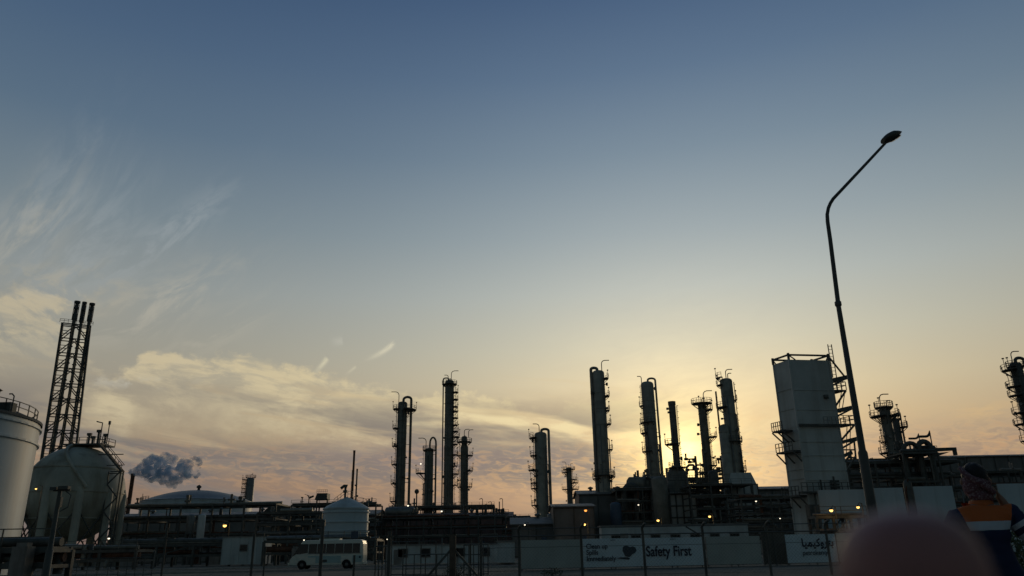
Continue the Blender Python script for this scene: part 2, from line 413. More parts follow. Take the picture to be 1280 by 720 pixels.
def arc(c, r, a0, a1, n=8, axis='xz'):
    out = []
    for k in range(n + 1):
        a = a0 + (a1 - a0) * k / n
        out.append((c[0] + r * math.cos(a), c[1], c[2] + r * math.sin(a)) if axis == 'xz' else (c[0] + r * math.cos(a), c[1] + r * math.sin(a), c[2]))
    return out

# ------------------------------------------------------------------ plant pieces
def railing_pts(mb, pts, h=1.1, t=0.06):
    for i, p in enumerate(pts):
        p = Vector(p); mb.beam(p, p + Vector((0, 0, h)), t)
        if i:
            q = Vector(pts[i - 1])
            for z in (h, h * 0.55): mb.beam(q + Vector((0, 0, z)), p + Vector((0, 0, z)), t * 0.9)
def platform(root, R0, z, a0, a1, wd=1.3, rail=True, extra=True):
    """annular service platform with brackets; railing is a sub-part"""
    mb = MB(); n = max(3, int(abs(a1 - a0) / R(22)))
    mb.lathe([(R0, z), (R0 + wd, z), (R0 + wd, z + 0.16), (R0, z + 0.16), (R0, z)], n=n, a0=a0, a1=a1, smooth=False)
    for k in range(n + 1):
        a = a0 + (a1 - a0) * k / n; c, s = math.cos(a), math.sin(a)
        if k % 2 == 0: mb.beam((c * R0, s * R0, z - wd * 0.8), (c * (R0 + wd * .95), s * (R0 + wd * .95), z), 0.14)
    p = mb.build('platform', 'steel', root)
    if rail:
        rb = MB(); pts = [((R0 + wd) * math.cos(a0 + (a1 - a0) * k / n), (R0 + wd) * math.sin(a0 + (a1 - a0) * k / n), z + .16) for k in range(n + 1)]
        railing_pts(rb, pts, 1.15, 0.085)
        if extra:
            q = pts[len(pts) // 2]; rb.beam(q, (q[0], q[1], q[2] + 2.3), 0.09); rb.box((q[0], q[1], q[2] + 2.4), (.35, .35, .25))
        rb.build('railing', 'steel', p)
    return p
def ladder(root, R0, z0, z1, a):
    mb = MB(); c, s = math.cos(a), math.sin(a); tx, ty = -s * .28, c * .28
    x, y = c * (R0 + .35), s * (R0 + .35)
    for q in (-1, 1): mb.beam((x + tx * q, y + ty * q, z0), (x + tx * q, y + ty * q, z1), .08)
    z = z0
    while z < z1:
        mb.beam((x - tx, y - ty, z), (x + tx, y + ty, z), .05)
        if int((z - z0) / .5) % 3 == 0:
            mb.tube([(x + c * .38 * math.sin(t) + tx * 1.5 * math.cos(t), y + s * .38 * math.sin(t) + ty * 1.5 * math.cos(t), z) for t in (0, .8, 1.57, 2.3, PI)], .035, 4)
        z += .5
    return mb.build('ladder', 'steel', root)
def tower(name, label, pxT, pyT, D, rad, group='distillation columns', plats=(), pipe=None, hook=None, m='cladd', neck=None, skirt=None, lad=None, seams=True, flat=False, x_at=None, cat='tower', lights=()):
    """tall process column standing on the ground; plats = (photo y, centre angle, half span, width)"""
    T = at(pxT, pyT, D); H = T.z
    root = thing(name, label, cat, (T.x, D, 0), 0, group)
    zof = lambda py: at(pxT, py, D).z
    sk = skirt or 0.12
    mb = MB(); h = rad * 0.5
    if flat:
        prof = [(rad * 1.02, 0), (rad * 1.02, H - .9), (rad * 1.12, H - .9), (rad * 1.12, H), (rad * .86, H), (rad * .86, H - 3)]
        mb.lathe(prof, n=24, smooth=False)
    else:
        zt = H - h
        base = [(rad * 1.12, 0), (rad * 1.0, H * sk)]
        body = []
        if neck:
            zn, rn = zof(neck[0]), rad * neck[1]
            body = [(rad, zn - rad * .6), (rn, zn), (rn, H - rn * .5)]
            head = [(rn * .92, H - rn * .3), (rn * .65, H - rn * .1), (0.01, H)]
        else:
            body = [(rad, zt)]
            head = [(rad * .93, zt + h * .45), (rad * .72, zt + h * .78), (rad * .4, zt + h * .95), (0.01, H)]
        mb.lathe(base + body + head, n=28)
        if seams:
            z = H * sk
            while z < H - 2 * rad:
                mb.lathe([(rad, z), (rad + .07, z + .03), (rad + .07, z + .16), (rad, z + .2)], n=28, smooth=False); z += random.uniform(3.2, 4.6)
    mb.build('shell', m, root)
    for (py, ca, hs, wd) in plats: platform(root, rad, zof(py), R(ca - hs), R(ca + hs), wd)
    if lad is None: lad = 200 if plats else None
    if lad is not None and plats:
        ladder(root, rad, H * .1, H - 1, R(lad))
    if pipe:    # (side, radius, offset, rise, photo y of the lower end)
        side, pr, off, rise, pyb = pipe; zb = zof(pyb); X = side * (rad + off); mb = MB()
        pts = [(side * rad * .15, 0, H - .2), (side * rad * .15, 0, H + rise * .35)] + \
              [((X * .5 + side * rad * .075) + (-(X - side * rad * .15) / 2) * math.cos(t), 0, H + rise * .4 + math.sin(t) * rise * .6) for t in [PI * k / 8 for k in range(1, 8)]] + \
              [(X, 0, H + rise * .3), (X, 0, zb + 1.0), (X - side * .5, -.1, zb)]
        mb.tube(pts, pr, 10)
        z = H - 2
        while z > zb + 2: mb.beam((X, 0, z), (side * rad * .9, 0, z), .14); z -= 6
        mb.build('overhead_pipe', m, root)
    if hook:
        for (xo, hh, side) in hook:
            mb = MB(); r0 = hh * .35
            mb.tube([(xo * rad, -rad * .3, H - rad * .5), (xo * rad, -rad * .3, H + hh - r0)] + [(xo * rad + side * r0 - side * r0 * math.cos(t), -rad * .3, H + hh - r0 + r0 * math.sin(t)) for t in (.5, 1.0, 1.57)] + [(xo * rad + side * (r0 + hh * .45), -rad * .3, H + hh)], .11, 6)
            mb.build('davit', 'steel', root)
    for k in range(3):
        z = random.uniform(.25, .85) * H; a = R(random.uniform(200, 340)); mb = MB()
        mb.tube([(rad * .8 * math.cos(a), rad * .8 * math.sin(a), z), ((rad + .55) * math.cos(a), (rad + .55) * math.sin(a), z)], .32, 10)
        mb.build('nozzle', 'galv', root)
    mb = MB()                                   # thin service lines and cable runs down the shell
    for k in range(3):
        a = R(random.uniform(195, 345)); q = rad + random.uniform(.15, .3); z1 = H * random.uniform(.55, .95); z0 = H * random.uniform(.08, .2)
        mb.tube([(rad * .8 * math.cos(a), rad * .8 * math.sin(a), z1), (q * math.cos(a), q * math.sin(a), z1 - .3), (q * math.cos(a), q * math.sin(a), z0)], random.choice((.07, .1, .15)), 6)
        mb.build('service_line', 'galv' if k else 'steel', root); mb = MB()
    if plats:
        for k in range(4):                      # small valves and junction boxes hung off the platforms
            a = R(random.choice((180, 0)) + random.uniform(-30, 30)); z = H * random.uniform(.3, .97); mb = MB(); q = rad + random.uniform(.3, .8)
            mb.box((q * math.cos(a), q * math.sin(a), z), (.5, .5, random.uniform(.4, .9))); mb.tube([(rad * .9 * math.cos(a), rad * .9 * math.sin(a), z), (q * math.cos(a), q * math.sin(a), z)], .12, 6)
            mb.build('valve_box', 'steel', root)
    for (py, a, mk) in lights:
        lamp = MB(); c = Vector(((rad + 1.2) * math.cos(R(a)), (rad + 1.2) * math.sin(R(a)), zof(py)))
        lamp.lathe([(.01, -.22), (.2, -.12), (.22, .08), (.01, .2)], c, 10); lamp.build('bulkhead_lamp', mk, root)
    return root

def steel_frame(mb, x0, x1, y0, y1, levels, bay=6.0, t=.32, brace=True, rows=None):
    n = max(1, round((x1 - x0) / bay)); xs = [x0 + (x1 - x0) * i / n for i in range(n + 1)]
    ys = rows or [y0, y1]
    for y in ys:
        for i, x in enumerate(xs):
            mb.beam((x, y, 0), (x, y, levels[-1]), t)
        for z in levels:
            mb.beam((x0, y, z), (x1, y, z), t * .7, t * 1.1)
        if brace:
            for i in range(n):
                if i % 3 == 1: mb.beam((xs[i], y, levels[0]), (xs[i + 1], y, levels[-1] if len(levels) < 2 else levels[1]), t * .45)
    for x in xs:
        for z in levels: mb.beam((x, y0, z - .05), (x, y1, z - .05), t * .7)
    return xs
def pipe_rack(name, label, px0, px1, pyT, D, dep=8, nlev=3, npipe=7, seed=0, rail=True, group='pipe racks', m='steel', skew=0.0, hide=True, vert=True, cat='pipe rack', bay=6.0, low=.3):
    rng = random.Random(seed)
    a, b = at(px0, pyT, D), at(px1, pyT, D); H = (a.z + b.z) / 2; L = b.x - a.x
    root = thing(name, label, cat, (a.x, D, 0), skew, group)
    lv = [H * (low + (1 - low) * k / max(1, nlev - 1)) for k in range(nlev)] if nlev > 1 else [H]
    mb = MB(); xs = steel_frame(mb, 0, L, 0, dep, lv, bay); mb.build('frame', m, root)
    for k in range(npipe):
        z = rng.choice(lv); r = rng.choice((.12, .16, .2, .28, .38)); y = rng.uniform(.5, dep - .5)
        if k < nlev: y = rng.uniform(.3, 1.2); z = lv[k]
        x0 = 0 if rng.random() < .6 else rng.uniform(0, L * .5); x1 = L if rng.random() < .6 else rng.uniform(L * .55, L)
        zz = z + .2 + r; pts = [(x0, y, zz), (x1, y, zz)]
        if rng.random() < .45:
            xm = rng.uniform(x0 + .2, x1); pts = [(x0, y, zz), (xm, y, zz), (xm, y, zz + rng.uniform(.8, 2.0)), (min(xm + rng.uniform(1.5, 3), L), y, zz + 1.2), (x1, y, zz + 1.2)] if False else [(x0, y, zz), (xm, y, zz), (xm, y, max(.4, zz - rng.uniform(2, 5)))]
        MBp = MB(); MBp.tube(pts, r, 8); MBp.build('pipe', rng.choice(('galv', 'cladd', 'clad', 'rust', 'steel')), root)
    if vert:
        for k in range(max(2, int(L / 7))):
            x = rng.uniform(0, L); z0 = .2; z1 = rng.choice(lv); MBp = MB(); y = rng.uniform(-.4, 1.0); r = rng.uniform(.1, .25)
            MBp.tube([(x, y, z0), (x, y, z1 - .4), (x, y + .5, z1), (x, dep * .6, z1)], r, 8); MBp.build('riser', rng.choice(('galv', 'cladd', 'steel')), root)
    if rail:
        n = max(2, int(L / 2.2)); rb = MB(); railing_pts(rb, [(L * i / n, -.1, H + .15) for i in range(n + 1)], 1.1, .07)
        rb.build('railing', 'steel', root)
    mb = MB(); mb.box((L / 2, dep * .5, lv[-1] + .12), (L, dep * .7, .12)); mb.build('deck', 'steel', root)
    if D > 130:                              # rough skyline of valves, stubs and vents along the top
        for k in range(int(L / 5)):
            mb = MB(); x = rng.uniform(.6, L - .6); z0 = H + .1; hh = rng.uniform(.7, 3.0) * D / 200; w_ = rng.uniform(.5, 1.6); y = rng.uniform(.5, dep * .7); r = rng.uniform(.12, .3)
            mb.tube([(x, y, z0), (x, y, z0 + hh)], r, 7); mb.tube([(x - w_ / 2, y, z0 + hh * .5), (x + w_ / 2, y, z0 + hh * .5)], r * .8, 6)
            if rng.random() < .6: mb.tube([(x + w_ / 2, y, z0 + hh * .5), (x + w_ / 2, y, z0 + hh * rng.uniform(.7, 1.3))], r * .7, 6)
            if rng.random() < .5: mb.box((x, y, z0 + hh), (w_ * .5, .5, r * 2))
            mb.build('valve_stub', rng.choice(('steel', 'galv', 'cladd')), root)
    for k in range(max(1, int(L / 12))):          # valves / small boxes at ground
        x = rng.uniform(.5, L - .5); mb = MB(); hh = rng.uniform(1.0, 2.4)
        mb.box((x, -.8, hh / 2), (rng.uniform(.8, 2.2), .8, hh)); mb.box((x, -.8, hh + .1), (rng.uniform(.4, .8), .5, .25)); mb.build('control_cabinet', rng.choice(('galv', 'blue', 'steel')), root)
    return root, H, L
def drum(name, label, px, py, D, rad, L, vertical=False, m='cladd', rz=0, group=None):
    """pressure vessel seen with its centre at (px, py)"""
    c = at(px, py, D); root = thing(name, label, 'vessel', (c.x, D, 0), rz, group); mb = MB()
    prof = [(.01, -L / 2 - rad * .5), (rad * .6, -L / 2 - rad * .38), (rad * .92, -L / 2 - rad * .16), (rad, -L / 2), (rad, L / 2), (rad * .92, L / 2 + rad * .16), (rad * .6, L / 2 + rad * .38), (.01, L / 2 + rad * .5)]
    if vertical:
        mb.lathe(prof, (0, 0, c.z)); mb.build('shell', m, root); mb = MB()
        for k in range(4): a = PI / 4 + k * PI / 2; mb.beam((rad * .85 * math.cos(a), rad * .85 * math.sin(a), 0), (rad * .85 * math.cos(a), rad * .85 * math.sin(a), c.z - L / 2 + .5), .3)
        mb.build('support_legs', 'steel', root)
    else:
        t = MB(); t.lathe(prof); t.v = [(z, y, c.z + x) for x, y, z in t.v]; t.build('shell', m, root)
        for q in (-1, 1): mb = MB(); mb.box((q * L * .3, 0, (c.z - rad * .6) / 2), (.5, rad * 1.5, c.z - rad * .6)); mb.build('saddle', 'concrete', root)
        for q in (-.3, .1, .35): mb = MB(); mb.tube([(L * q, 0, c.z + rad * .8), (L * q, 0, c.z + rad + .6)], .18, 8); mb.build('nozzle', 'galv', root)
    return root
def shed(name, label, px0, px1, pyE, D, dep=20, rise=2.0, m='shed', rm='shed', group=None, ridge='x', vents=3, doors=2, band=True, cat='building', seed=1, skew=0):
    """long industrial building, its eave line at photo height pyE"""
    rng = random.Random(seed)
    a, b = at(px0, pyE, D), at(px1, pyE, D); H = (a.z + b.z) / 2; L = b.x - a.x
    root = thing(name, label, cat, (a.x, D, 0), skew, group)
    mb = MB(); mb.box((L / 2, dep / 2, H / 2), (L, dep, H)); 
    if ridge == 'x': 
        mb.prism([(0, 0, H), (0, dep, H), (0, dep / 2, H + rise)], (L, 0, 0))
    mb.build('wall', m, root)
    mb = MB()
    if ridge == 'x':
        for s in (0, 1):
            y0 = -.5 if s == 0 else dep + .5
            mb.prism([(-.5, y0, H + .02), (-.5, dep / 2, H + rise + .12), (-.5, dep / 2, H + rise + .32), (-.5, y0, H + .22)][::1 if s == 0 else -1], (L + 1, 0, 0))
    else:
        mb.box((L / 2, dep / 2, H + .16), (L + .8, dep + .8, .3))
    mb.build('roof', rm, root)
    for k in range(vents):
        x = L * (k + .5) / vents + rng.uniform(-1, 1); z = H + (rise if ridge == 'x' else .3); mb = MB()
        mb.lathe([(.35, -1.0), (.35, .6), (.7, .7), (.7, 1.0), (.01, 1.3)], (x, dep / 2, z), 12); mb.build('roof_vent', 'galv', root)
    for k in range(doors):
        x = L * (k + .5) / doors + rng.uniform(-2, 2); w_ = rng.uniform(1.2, 3.4); mb = MB(); mb.box((x, -.06, min(2.2, H * .45)), (w_, .1, min(4.2, H * .8))); 
        d = mb.build('door', 'blue' if k % 2 else 'galv', root)
    if band:
        mb = MB(); n = int(L / 4)
        for i in range(n + 1): mb.beam((L * i / max(n, 1), -.12, 0), (L * i / max(n, 1), -.12, H - .05), .22)
        mb.beam((0, -.13, .3), (L, -.13, .3), .2); mb.beam((0, -.13, H - .2), (L, -.13, H - .2), .2)
        mb.build('wall_ribs', 'steel', root)
    return root, H, L

def overalls_mat(le, lw, re, rw):
    """navy cloth, orange yoke, silver tape: masks follow the garment's own coordinates"""
    m = bpy.data.materials.new('two_tone_workwear'); m.use_nodes = True; t = m.node_tree; b = t.nodes['Principled BSDF']; b.inputs['Roughness'].default_value = .82
    tc = t.nodes.new('ShaderNodeTexCoord'); sp = t.nodes.new('ShaderNodeSeparateXYZ'); t.links.new(tc.outputs['Object'], sp.inputs[0])
    def mth(op, *a):
        n = t.nodes.new('ShaderNodeMath'); n.operation = op
        for i, v in enumerate(a):
            if hasattr(v, 'links'): t.links.new(v, n.inputs[i])
            else: n.inputs[i].default_value = v
        return n.outputs[0]
    x, y, z = sp.outputs; nz = t.nodes.new('ShaderNodeTexNoise'); nz.inputs['Scale'].default_value = 7; t.links.new(tc.outputs['Object'], nz.inputs['Vector'])
    wob = mth('MULTIPLY', mth('SUBTRACT', nz.outputs[0], .5), .018); z = mth('ADD', z, wob)
    torso = mth('LESS_THAN', mth('ABSOLUTE', x), mth('ADD', .135, mth('MULTIPLY', mth('SUBTRACT', z, 1.36), .3)))
    yoke = mth('MULTIPLY', torso, mth('GREATER_THAN', z, 1.378)); tape = mth('MULTIPLY', torso, mth('MULTIPLY', mth('GREATER_THAN', z, 1.318), mth('LESS_THAN', z, 1.378)))
    def sleeve(a, c, lo, hi, side):
        d = c - a; L2 = d.length_squared
        vm = t.nodes.new('ShaderNodeVectorMath'); vm.operation = 'SUBTRACT'; t.links.new(tc.outputs['Object'], vm.inputs[0]); vm.inputs[1].default_value = a
        dt = t.nodes.new('ShaderNodeVectorMath'); dt.operation = 'DOT_PRODUCT'; t.links.new(vm.outputs[0], dt.inputs[0]); dt.inputs[1].default_value = d / L2
        u = dt.outputs['Value']; k = mth('MULTIPLY', mth('GREATER_THAN', u, lo), mth('LESS_THAN', u, hi))
        pr = t.nodes.new('ShaderNodeVectorMath'); pr.operation = 'SCALE'; pr.inputs[0].default_value = d; t.links.new(u, pr.inputs['Scale'])
        df = t.nodes.new('ShaderNodeVectorMath'); df.operation = 'DISTANCE'; t.links.new(vm.outputs[0], df.inputs[0]); t.links.new(pr.outputs[0], df.inputs[1])
        return mth('MULTIPLY', k, mth('LESS_THAN', df.outputs['Value'], .082))
    for a, c, lo, hi in ((le, lw, .30, .42), (le, lw, .56, .68), (re, rw, .24, .38), (re, rw, .54, .68)): tape = mth('MAXIMUM', tape, sleeve(a, c, lo, hi, 0))
    shin = mth('MULTIPLY', mth('GREATER_THAN', z, .36), mth('LESS_THAN', z, .41)); tape = mth('MAXIMUM', tape, shin)
    m1 = t.nodes.new('ShaderNodeMix'); m1.data_type = 'RGBA'; t.links.new(yoke, m1.inputs[0]); m1.inputs[6].default_value = (.012, .022, .075, 1); m1.inputs[7].default_value = (.60, .14, .03, 1)
    m2 = t.nodes.new('ShaderNodeMix'); m2.data_type = 'RGBA'; t.links.new(tape, m2.inputs[0]); t.links.new(m1.outputs[2], m2.inputs[6]); m2.inputs[7].default_value = (.55, .60, .66, 1)
    n2 = t.nodes.new('ShaderNodeTexNoise'); n2.inputs['Scale'].default_value = 14; n2.inputs['Detail'].default_value = 6; t.links.new(tc.outputs['Object'], n2.inputs['Vector'])
    m3 = t.nodes.new('ShaderNodeMix'); m3.data_type = 'RGBA'; m3.blend_type = 'MULTIPLY'; m3.inputs[0].default_value = .6; t.links.new(m2.outputs[2], m3.inputs[6]); t.links.new(n2.outputs[0], m3.inputs[7])
    t.links.new(m2.outputs[2], b.inputs['Base Color']); bp = t.nodes.new('ShaderNodeBump'); bp.inputs['Strength'].default_value = .6; bp.inputs['Distance'].default_value = .02; t.links.new(n2.outputs[0], bp.inputs['Height']); t.links.new(bp.outputs[0], b.inputs['Normal'])
    return m

random.seed(7)
def wr(px, py, w_, D): return (at(px + w_ / 2, py, D).x - at(px - w_ / 2, py, D).x) / 2

# ================================================================== SETTING
def sheet(name, x0, x1, y0, y1, z, m, nx=1, ny=1, kind='structure', f=None):
    mb = MB(); vs = [(x0 + (x1 - x0) * i / nx, y0 + (y1 - y0) * j / ny, 0) for j in range(ny + 1) for i in range(nx + 1)]
    if f: vs = [(x, y, f(x, y)) for x, y, _ in vs]
    mb._add(vs, [(j * (nx + 1) + i, j * (nx + 1) + i + 1, (j + 1) * (nx + 1) + i + 1, (j + 1) * (nx + 1) + i) for j in range(ny) for i in range(nx)], True)
    return tag(mb.build(name, m, loc=(0, 0, z)), kind=kind)
sheet('ground', -6000, 6000, -300, 9000, 0, 'ground')
sheet('road', -400, 400, 68, 86, 0.012, 'tarmac')
mb = MB(); mb.box((0, 67.8, .07), (800, .3, .14)); mb.box((0, 86.3, .07), (800, .3, .14)); tag(mb.build('kerb', 'kerb'), kind='structure')
mb = MB(); mb.box((0, 69.0, .018), (800, .15, .004)); mb.box((0, 85.2, .018), (800, .15, .004))
for i in range(-40, 41): mb.box((i * 9, 77, .018), (3.2, .15, .004))
tag(mb.build('road_marking', 'line'), kind='structure')
sheet('access_track', -60, 60, 42.5, 48, 0.01, 'ground')
# low earth ridge on the skyline at the right
def ridge(name, px0, px1, D, prof, m='hill', thick=120):
    mb = MB(); n = 90; rng = random.Random(5); rows = 7
    a, b = at(px0, 600, D).x, at(px1, 600, D).x; vs = []
    for j in range(rows):
        t = j / (rows - 1); k = math.sin(t * PI) ** .8
        for i in range(n + 1):
            px = px0 + (px1 - px0) * i / n; h = 0
            for (p0, y0), (p1, y1) in zip(prof, prof[1:]):
                if p0 <= px <= p1: h = at(px, y0 + (y1 - y0) * (px - p0) / (p1 - p0), D).z
            vs.append((a + (b - a) * i / n, D + (t - .5) * thick, -1 + (h + 1) * k * (1 + .012 * math.sin(i * .9) * math.sin(i * .37 + j))))
    mb._add(vs, [(j * (n + 1) + i, j * (n + 1) + i + 1, (j + 1) * (n + 1) + i + 1, (j + 1) * (n + 1) + i) for j in range(rows - 1) for i in range(n)], True)
    return tag(mb.build(name, m), kind='structure')
ridge('hill', 900, 1330, 420, [(900, 680), (925, 640), (940, 634), (975, 630), (990, 628), (1040, 618), (1058, 610), (1075, 606), (1150, 604), (1205, 602), (1225, 600), (1240, 598), (1262, 596), (1290, 594), (1330, 590)])

# ================================================================== DISTILLATION COLUMNS
L_, R_ = 180, 0
tower('distillation_column', 'dark column with a thick pipe hooped over its top and ladder platforms down one flank, first of the cluster of four', 503.5, 502, 250, wr(500, 560, 12, 250),
      plats=[(512, 180, 60, 1.6), (513, 0, 75, 3.0), (536, 180, 55, 1.5), (558, 180, 55, 1.5), (581, 180, 55, 1.5), (605, 180, 55, 1.5), (627, 180, 60, 1.6)],
      pipe=(1, .42, 1.25, 1.5, 645), hook=[(-.8, 3.2, -1)], lad=200)
tower('distillation_column', 'short column of the cluster of four with a square looped pipe on its top', 536.5, 560, 238, wr(536, 600, 11, 238),
      plats=[(592, 180, 45, 2.6), (563, 0, 170, .6)], pipe=(1, .28, .75, 3.2, 645), hook=[(-.7, 3.0, -1)], lad=185, lights=[(580, 200, 'lampc')])
tower('distillation_column', 'tallest and thinnest column of the cluster of four with many small platforms up one side', 562, 475, 252, wr(560, 560, 11.5, 252),
      plats=[(481, 90, 200, 1.0), (491, 0, 40, 1.4), (500, 0, 40, 1.4), (509, 0, 40, 1.4), (515, 0, 40, 1.4), (523, 0, 40, 1.4), (532, 0, 40, 1.4), (540, 0, 40, 1.6), (547, 0, 45, 2.0), (556, 0, 40, 1.4), (569, 0, 40, 1.4), (583, 0, 40, 1.4), (593, 0, 45, 1.8), (607, 0, 40, 1.4)],
      hook=[(.4, 3.0, 1), (-.3, 1.6, -1)], pipe=(-1, .22, .6, .7, 640), lad=8)
tower('distillation_column', 'column of the cluster of four with a narrower neck and crowned top platform', 580.5, 545, 262, wr(579, 600, 10, 262),
      plats=[(553, 90, 200, 1.2), (570, 0, 50, 1.6), (570, 180, 40, 1.2), (589, 0, 50, 1.6), (609, 0, 50, 1.3), (609, 180, 50, 1.0)], neck=(556, .72), hook=[(0, 2.2, 1), (1.1, 2.0, 1)], lad=170)
tower('distillation_column', 'solitary grey column with four step platforms and a long pipe hooped down its side, mid skyline', 675.5, 540, 215, wr(678, 620, 16, 215),
      plats=[(548, 180, 50, 1.5), (570, 180, 45, 1.3), (588, 180, 50, 1.9), (604, 180, 45, 1.3), (611, 180, 45, 1.3), (632, 180, 45, 1.3)],
      pipe=(1, .36, .55, .8, 640), hook=[(-.2, 2.2, -1)], m='clad', lad=195)
tower('distillation_column', 'small distant column with ragged platforms just beside the solitary grey column', 711, 584, 380, wr(712, 610, 7, 380),
      plats=[(587, 90, 180, 1.6), (591, 180, 60, 2.2), (600, 0, 60, 2.4), (612, 180, 60, 2.4), (612, 0, 70, 3.2), (604, 0, 60, 3.0)], hook=[(-1, 2.5, -1), (.5, 1.6, 1)], lad=10)
tower('distillation_column', 'tall pale column with a thick pipe bent over its top and running down its side, tallest of the sunset row', 747.5, 463, 200, wr(754, 560, 15.5, 200),
      plats=[(474, 0, 40, 1.1), (496, 0, 40, 1.1), (514, 0, 35, .9), (531, 0, 40, 1.1), (563, 0, 40, 1.1), (595, 250, 120, 1.0), (597, 0, 55, 1.3), (599, 180, 50, 1.3)],
      pipe=(-1, .40, .3, .7, 640), hook=[(.6, 2.6, 1)], m='clad', lad=170)
tower('distillation_column', 'smooth pale column with a thin pipe hooped off its top, close beside the bright sun', 808.5, 477, 208, wr(812, 540, 16, 208),
      plats=[(508, 180, 30, .8), (529, 200, 90, .9), (542, 180, 50, 1.0), (565, 190, 70, .9)], pipe=(1, .28, .6, .9, 610), hook=[(-.9, 1.4, -1)], m='clad', lad=None)
tower('distillation_column', 'slim dark column with a wide top platform, in front of the brightest sky', 877, 503, 200, wr(880, 560, 10.5, 200),
      plats=[(505, 90, 185, 1.6), (513, 0, 50, 1.6), (547, 0, 45, 2.0), (583, 0, 80, 1.2), (592, 180, 60, 1.0)], hook=[(.5, 3.0, 1), (0, 1.0, 1)], lad=10)
tw = tower('distillation_column', 'broad pale column with a thinner vessel strapped to its flank, last of the sunset row', 907, 473, 190, wr(912, 540, 15.5, 190),
      plats=[(510, 180, 60, 1.5), (473, 180, 50, .9), (482, 180, 40, .9), (501, 0, 30, .7), (553, 270, 100, .8), (590, 0, 70, 1.0)], hook=[(0, 2.2, 1), (.3, 1.2, 1)], m='clad', lad=355)
zf = at(903, 532, 190).z; mb = MB(); rr = 1.35; xx = -wr(912, 540, 15.5, 190) - .4
mb.lathe([(rr, 0), (rr, zf - .5), (rr * .7, zf), (.01, zf + .3)], (xx, -.6, 0), 20)
for z in range(8, int(zf), 5): mb.lathe([(rr, z), (rr + .06, z + .05), (rr + .06, z + .25), (rr, z + .3)], (xx, -.6, 0), 20, smooth=False)
mb.build('side_vessel', 'clad', tw)
mb = MB(); mb.tube([(xx - rr + .2, -.9, at(903, 490, 190).z), (xx - rr + .2, -.9, at(903, 540, 190).z)], .22, 8); mb.build('side_pipe', 'steel', tw)
mb = MB(); zc = at(918, 607, 190).z; zd = at(918, 592, 190).z; mb.box((.6, 0, zc / 2), (6.6, 6, zc)); mb.prism([(-2.7, -2.6, zc), (3.9, -2.6, zc), (2.9, -2.2, zd), (-1.9, -2.2, zd)], (0, 5, 0)); mb.build('column_base', 'block', tw)
mb = MB()
for i in range(5): mb.beam((-2.7 + 1.65 * i, -3.1, 0), (-2.7 + 1.65 * i, -3.1, zc), .2); mb.beam((-2.8, -3.14, zc * (i + 1) / 5), (4.0, -3.14, zc * (i + 1) / 5), .2)
mb.build('base_frame', 'steel', tw)

# plain flue stack standing on a fired heater
tower('flue_stack', 'plain flat topped flue stack rising from the heater box just left of the sun glow', 839.5, 502, 190, wr(842, 545, 8.5, 190), group='flue stacks', plats=[(556, 190, 95, 1.7), (585, 270, 200, 1.2)], flat=True, m='cladd', lad=10, cat='chimney')
c = at(851, 600, 187); root = thing('fired_heater', 'grey panelled heater box with a cone roof under the plain flue stack', 'heater', (c.x, 187, 0))
zt = at(851, 618, 187).z; z2 = at(851, 588, 187).z
hw = wr(853, 640, 34, 187)
mb = MB(); mb.box((0, 4, (zt + 3) / 2 + .5), (hw * 2, 8, zt - 3)); mb.build('casing', 'block', root)
mb = MB()
for i in range(5): x = -hw + hw * 2 * i / 4; mb.beam((x, -.1, 0), (x, -.1, zt), .3)
for i in range(5): z = 3 + (zt - 3) * i / 4; mb.beam((-hw - .1, -.12, z), (hw + .1, -.12, z), .26)
mb.build('frame', 'steel', root)
for i in (-1, 1): mb = MB(); mb.beam((i * hw, 7.8, 0), (i * hw, 7.8, 3.5), .35); mb.build('leg', 'steel', root)
mb = MB(); mb.lathe([(hw * .98, zt), (hw * .85, zt + 1.2), (hw * .8, z2 - .5), (hw * .35, z2 + 1.5)], (0, 4, 0), 20); mb.build('cone_roof', 'cladd', root)
mb = MB(); mb.tube([(hw * .5, -.2, z2 - 1), (hw * .5, -.2, z2 + .6), (hw * .7, -.2, z2 + 1.2), (hw, -.2, z2 + 1.2), (hw * 1.15, -.2, z2 + .5), (hw * 1.15, -.2, zt)], .3, 8); mb.build('duct', 'cladd', root)
for q in range(2):
    mb = MB(); z = zt + .2 + q * 3; n = 10; railing_pts(mb, [(-hw + 2 * hw * i / n, -1.0, z) for i in range(n + 1)], 1.1, .08); mb.box((0, -.6, z), (hw * 2, .9, .12)); mb.build('walkway', 'steel', root)

# right-hand columns
t12 = tower('distillation_column', 'stout grey column with a ringed top platform and gooseneck pipe, beyond the street lamp', 1104.5, 508, 165, wr(1110, 545, 12.5, 165),
      plats=[(510, 90, 185, .8), (521, 180, 70, 2.0), (521, 0, 70, 1.8), (553, 180, 40, .8), (567, 180, 60, 1.4)], hook=[(-.7, 2.6, 1), (.5, 1.2, 1)], m='cladd', lad=178)
tower('distillation_column', 'narrow column with one side platform tucked behind the stout ringed column', 1119, 523, 172, wr(1122, 560, 8.5, 172),
      plats=[(535, 0, 70, 1.5), (524, 90, 150, .5)], pipe=(1, .16, .5, 1.2, 565), m='steel', lad=355)
tower('distillation_column', 'dark column with stacked platforms cut by the photo edge', 1268.5, 453, 165, wr(1272, 500, 14, 165),
      plats=[(463, 180, 60, 1.7), (459, 90, 150, .6), (484, 180, 60, 1.5), (484, 0, 60, 1.5), (495, 180, 55, 1.5), (517, 180, 55, 1.5), (531, 180, 60, 1.7), (552, 180, 45, 1.2)],
      pipe=(1, .35, .9, 1.0, 560), hook=[(-.6, 2.4, 1)], m='steel', lad=190)

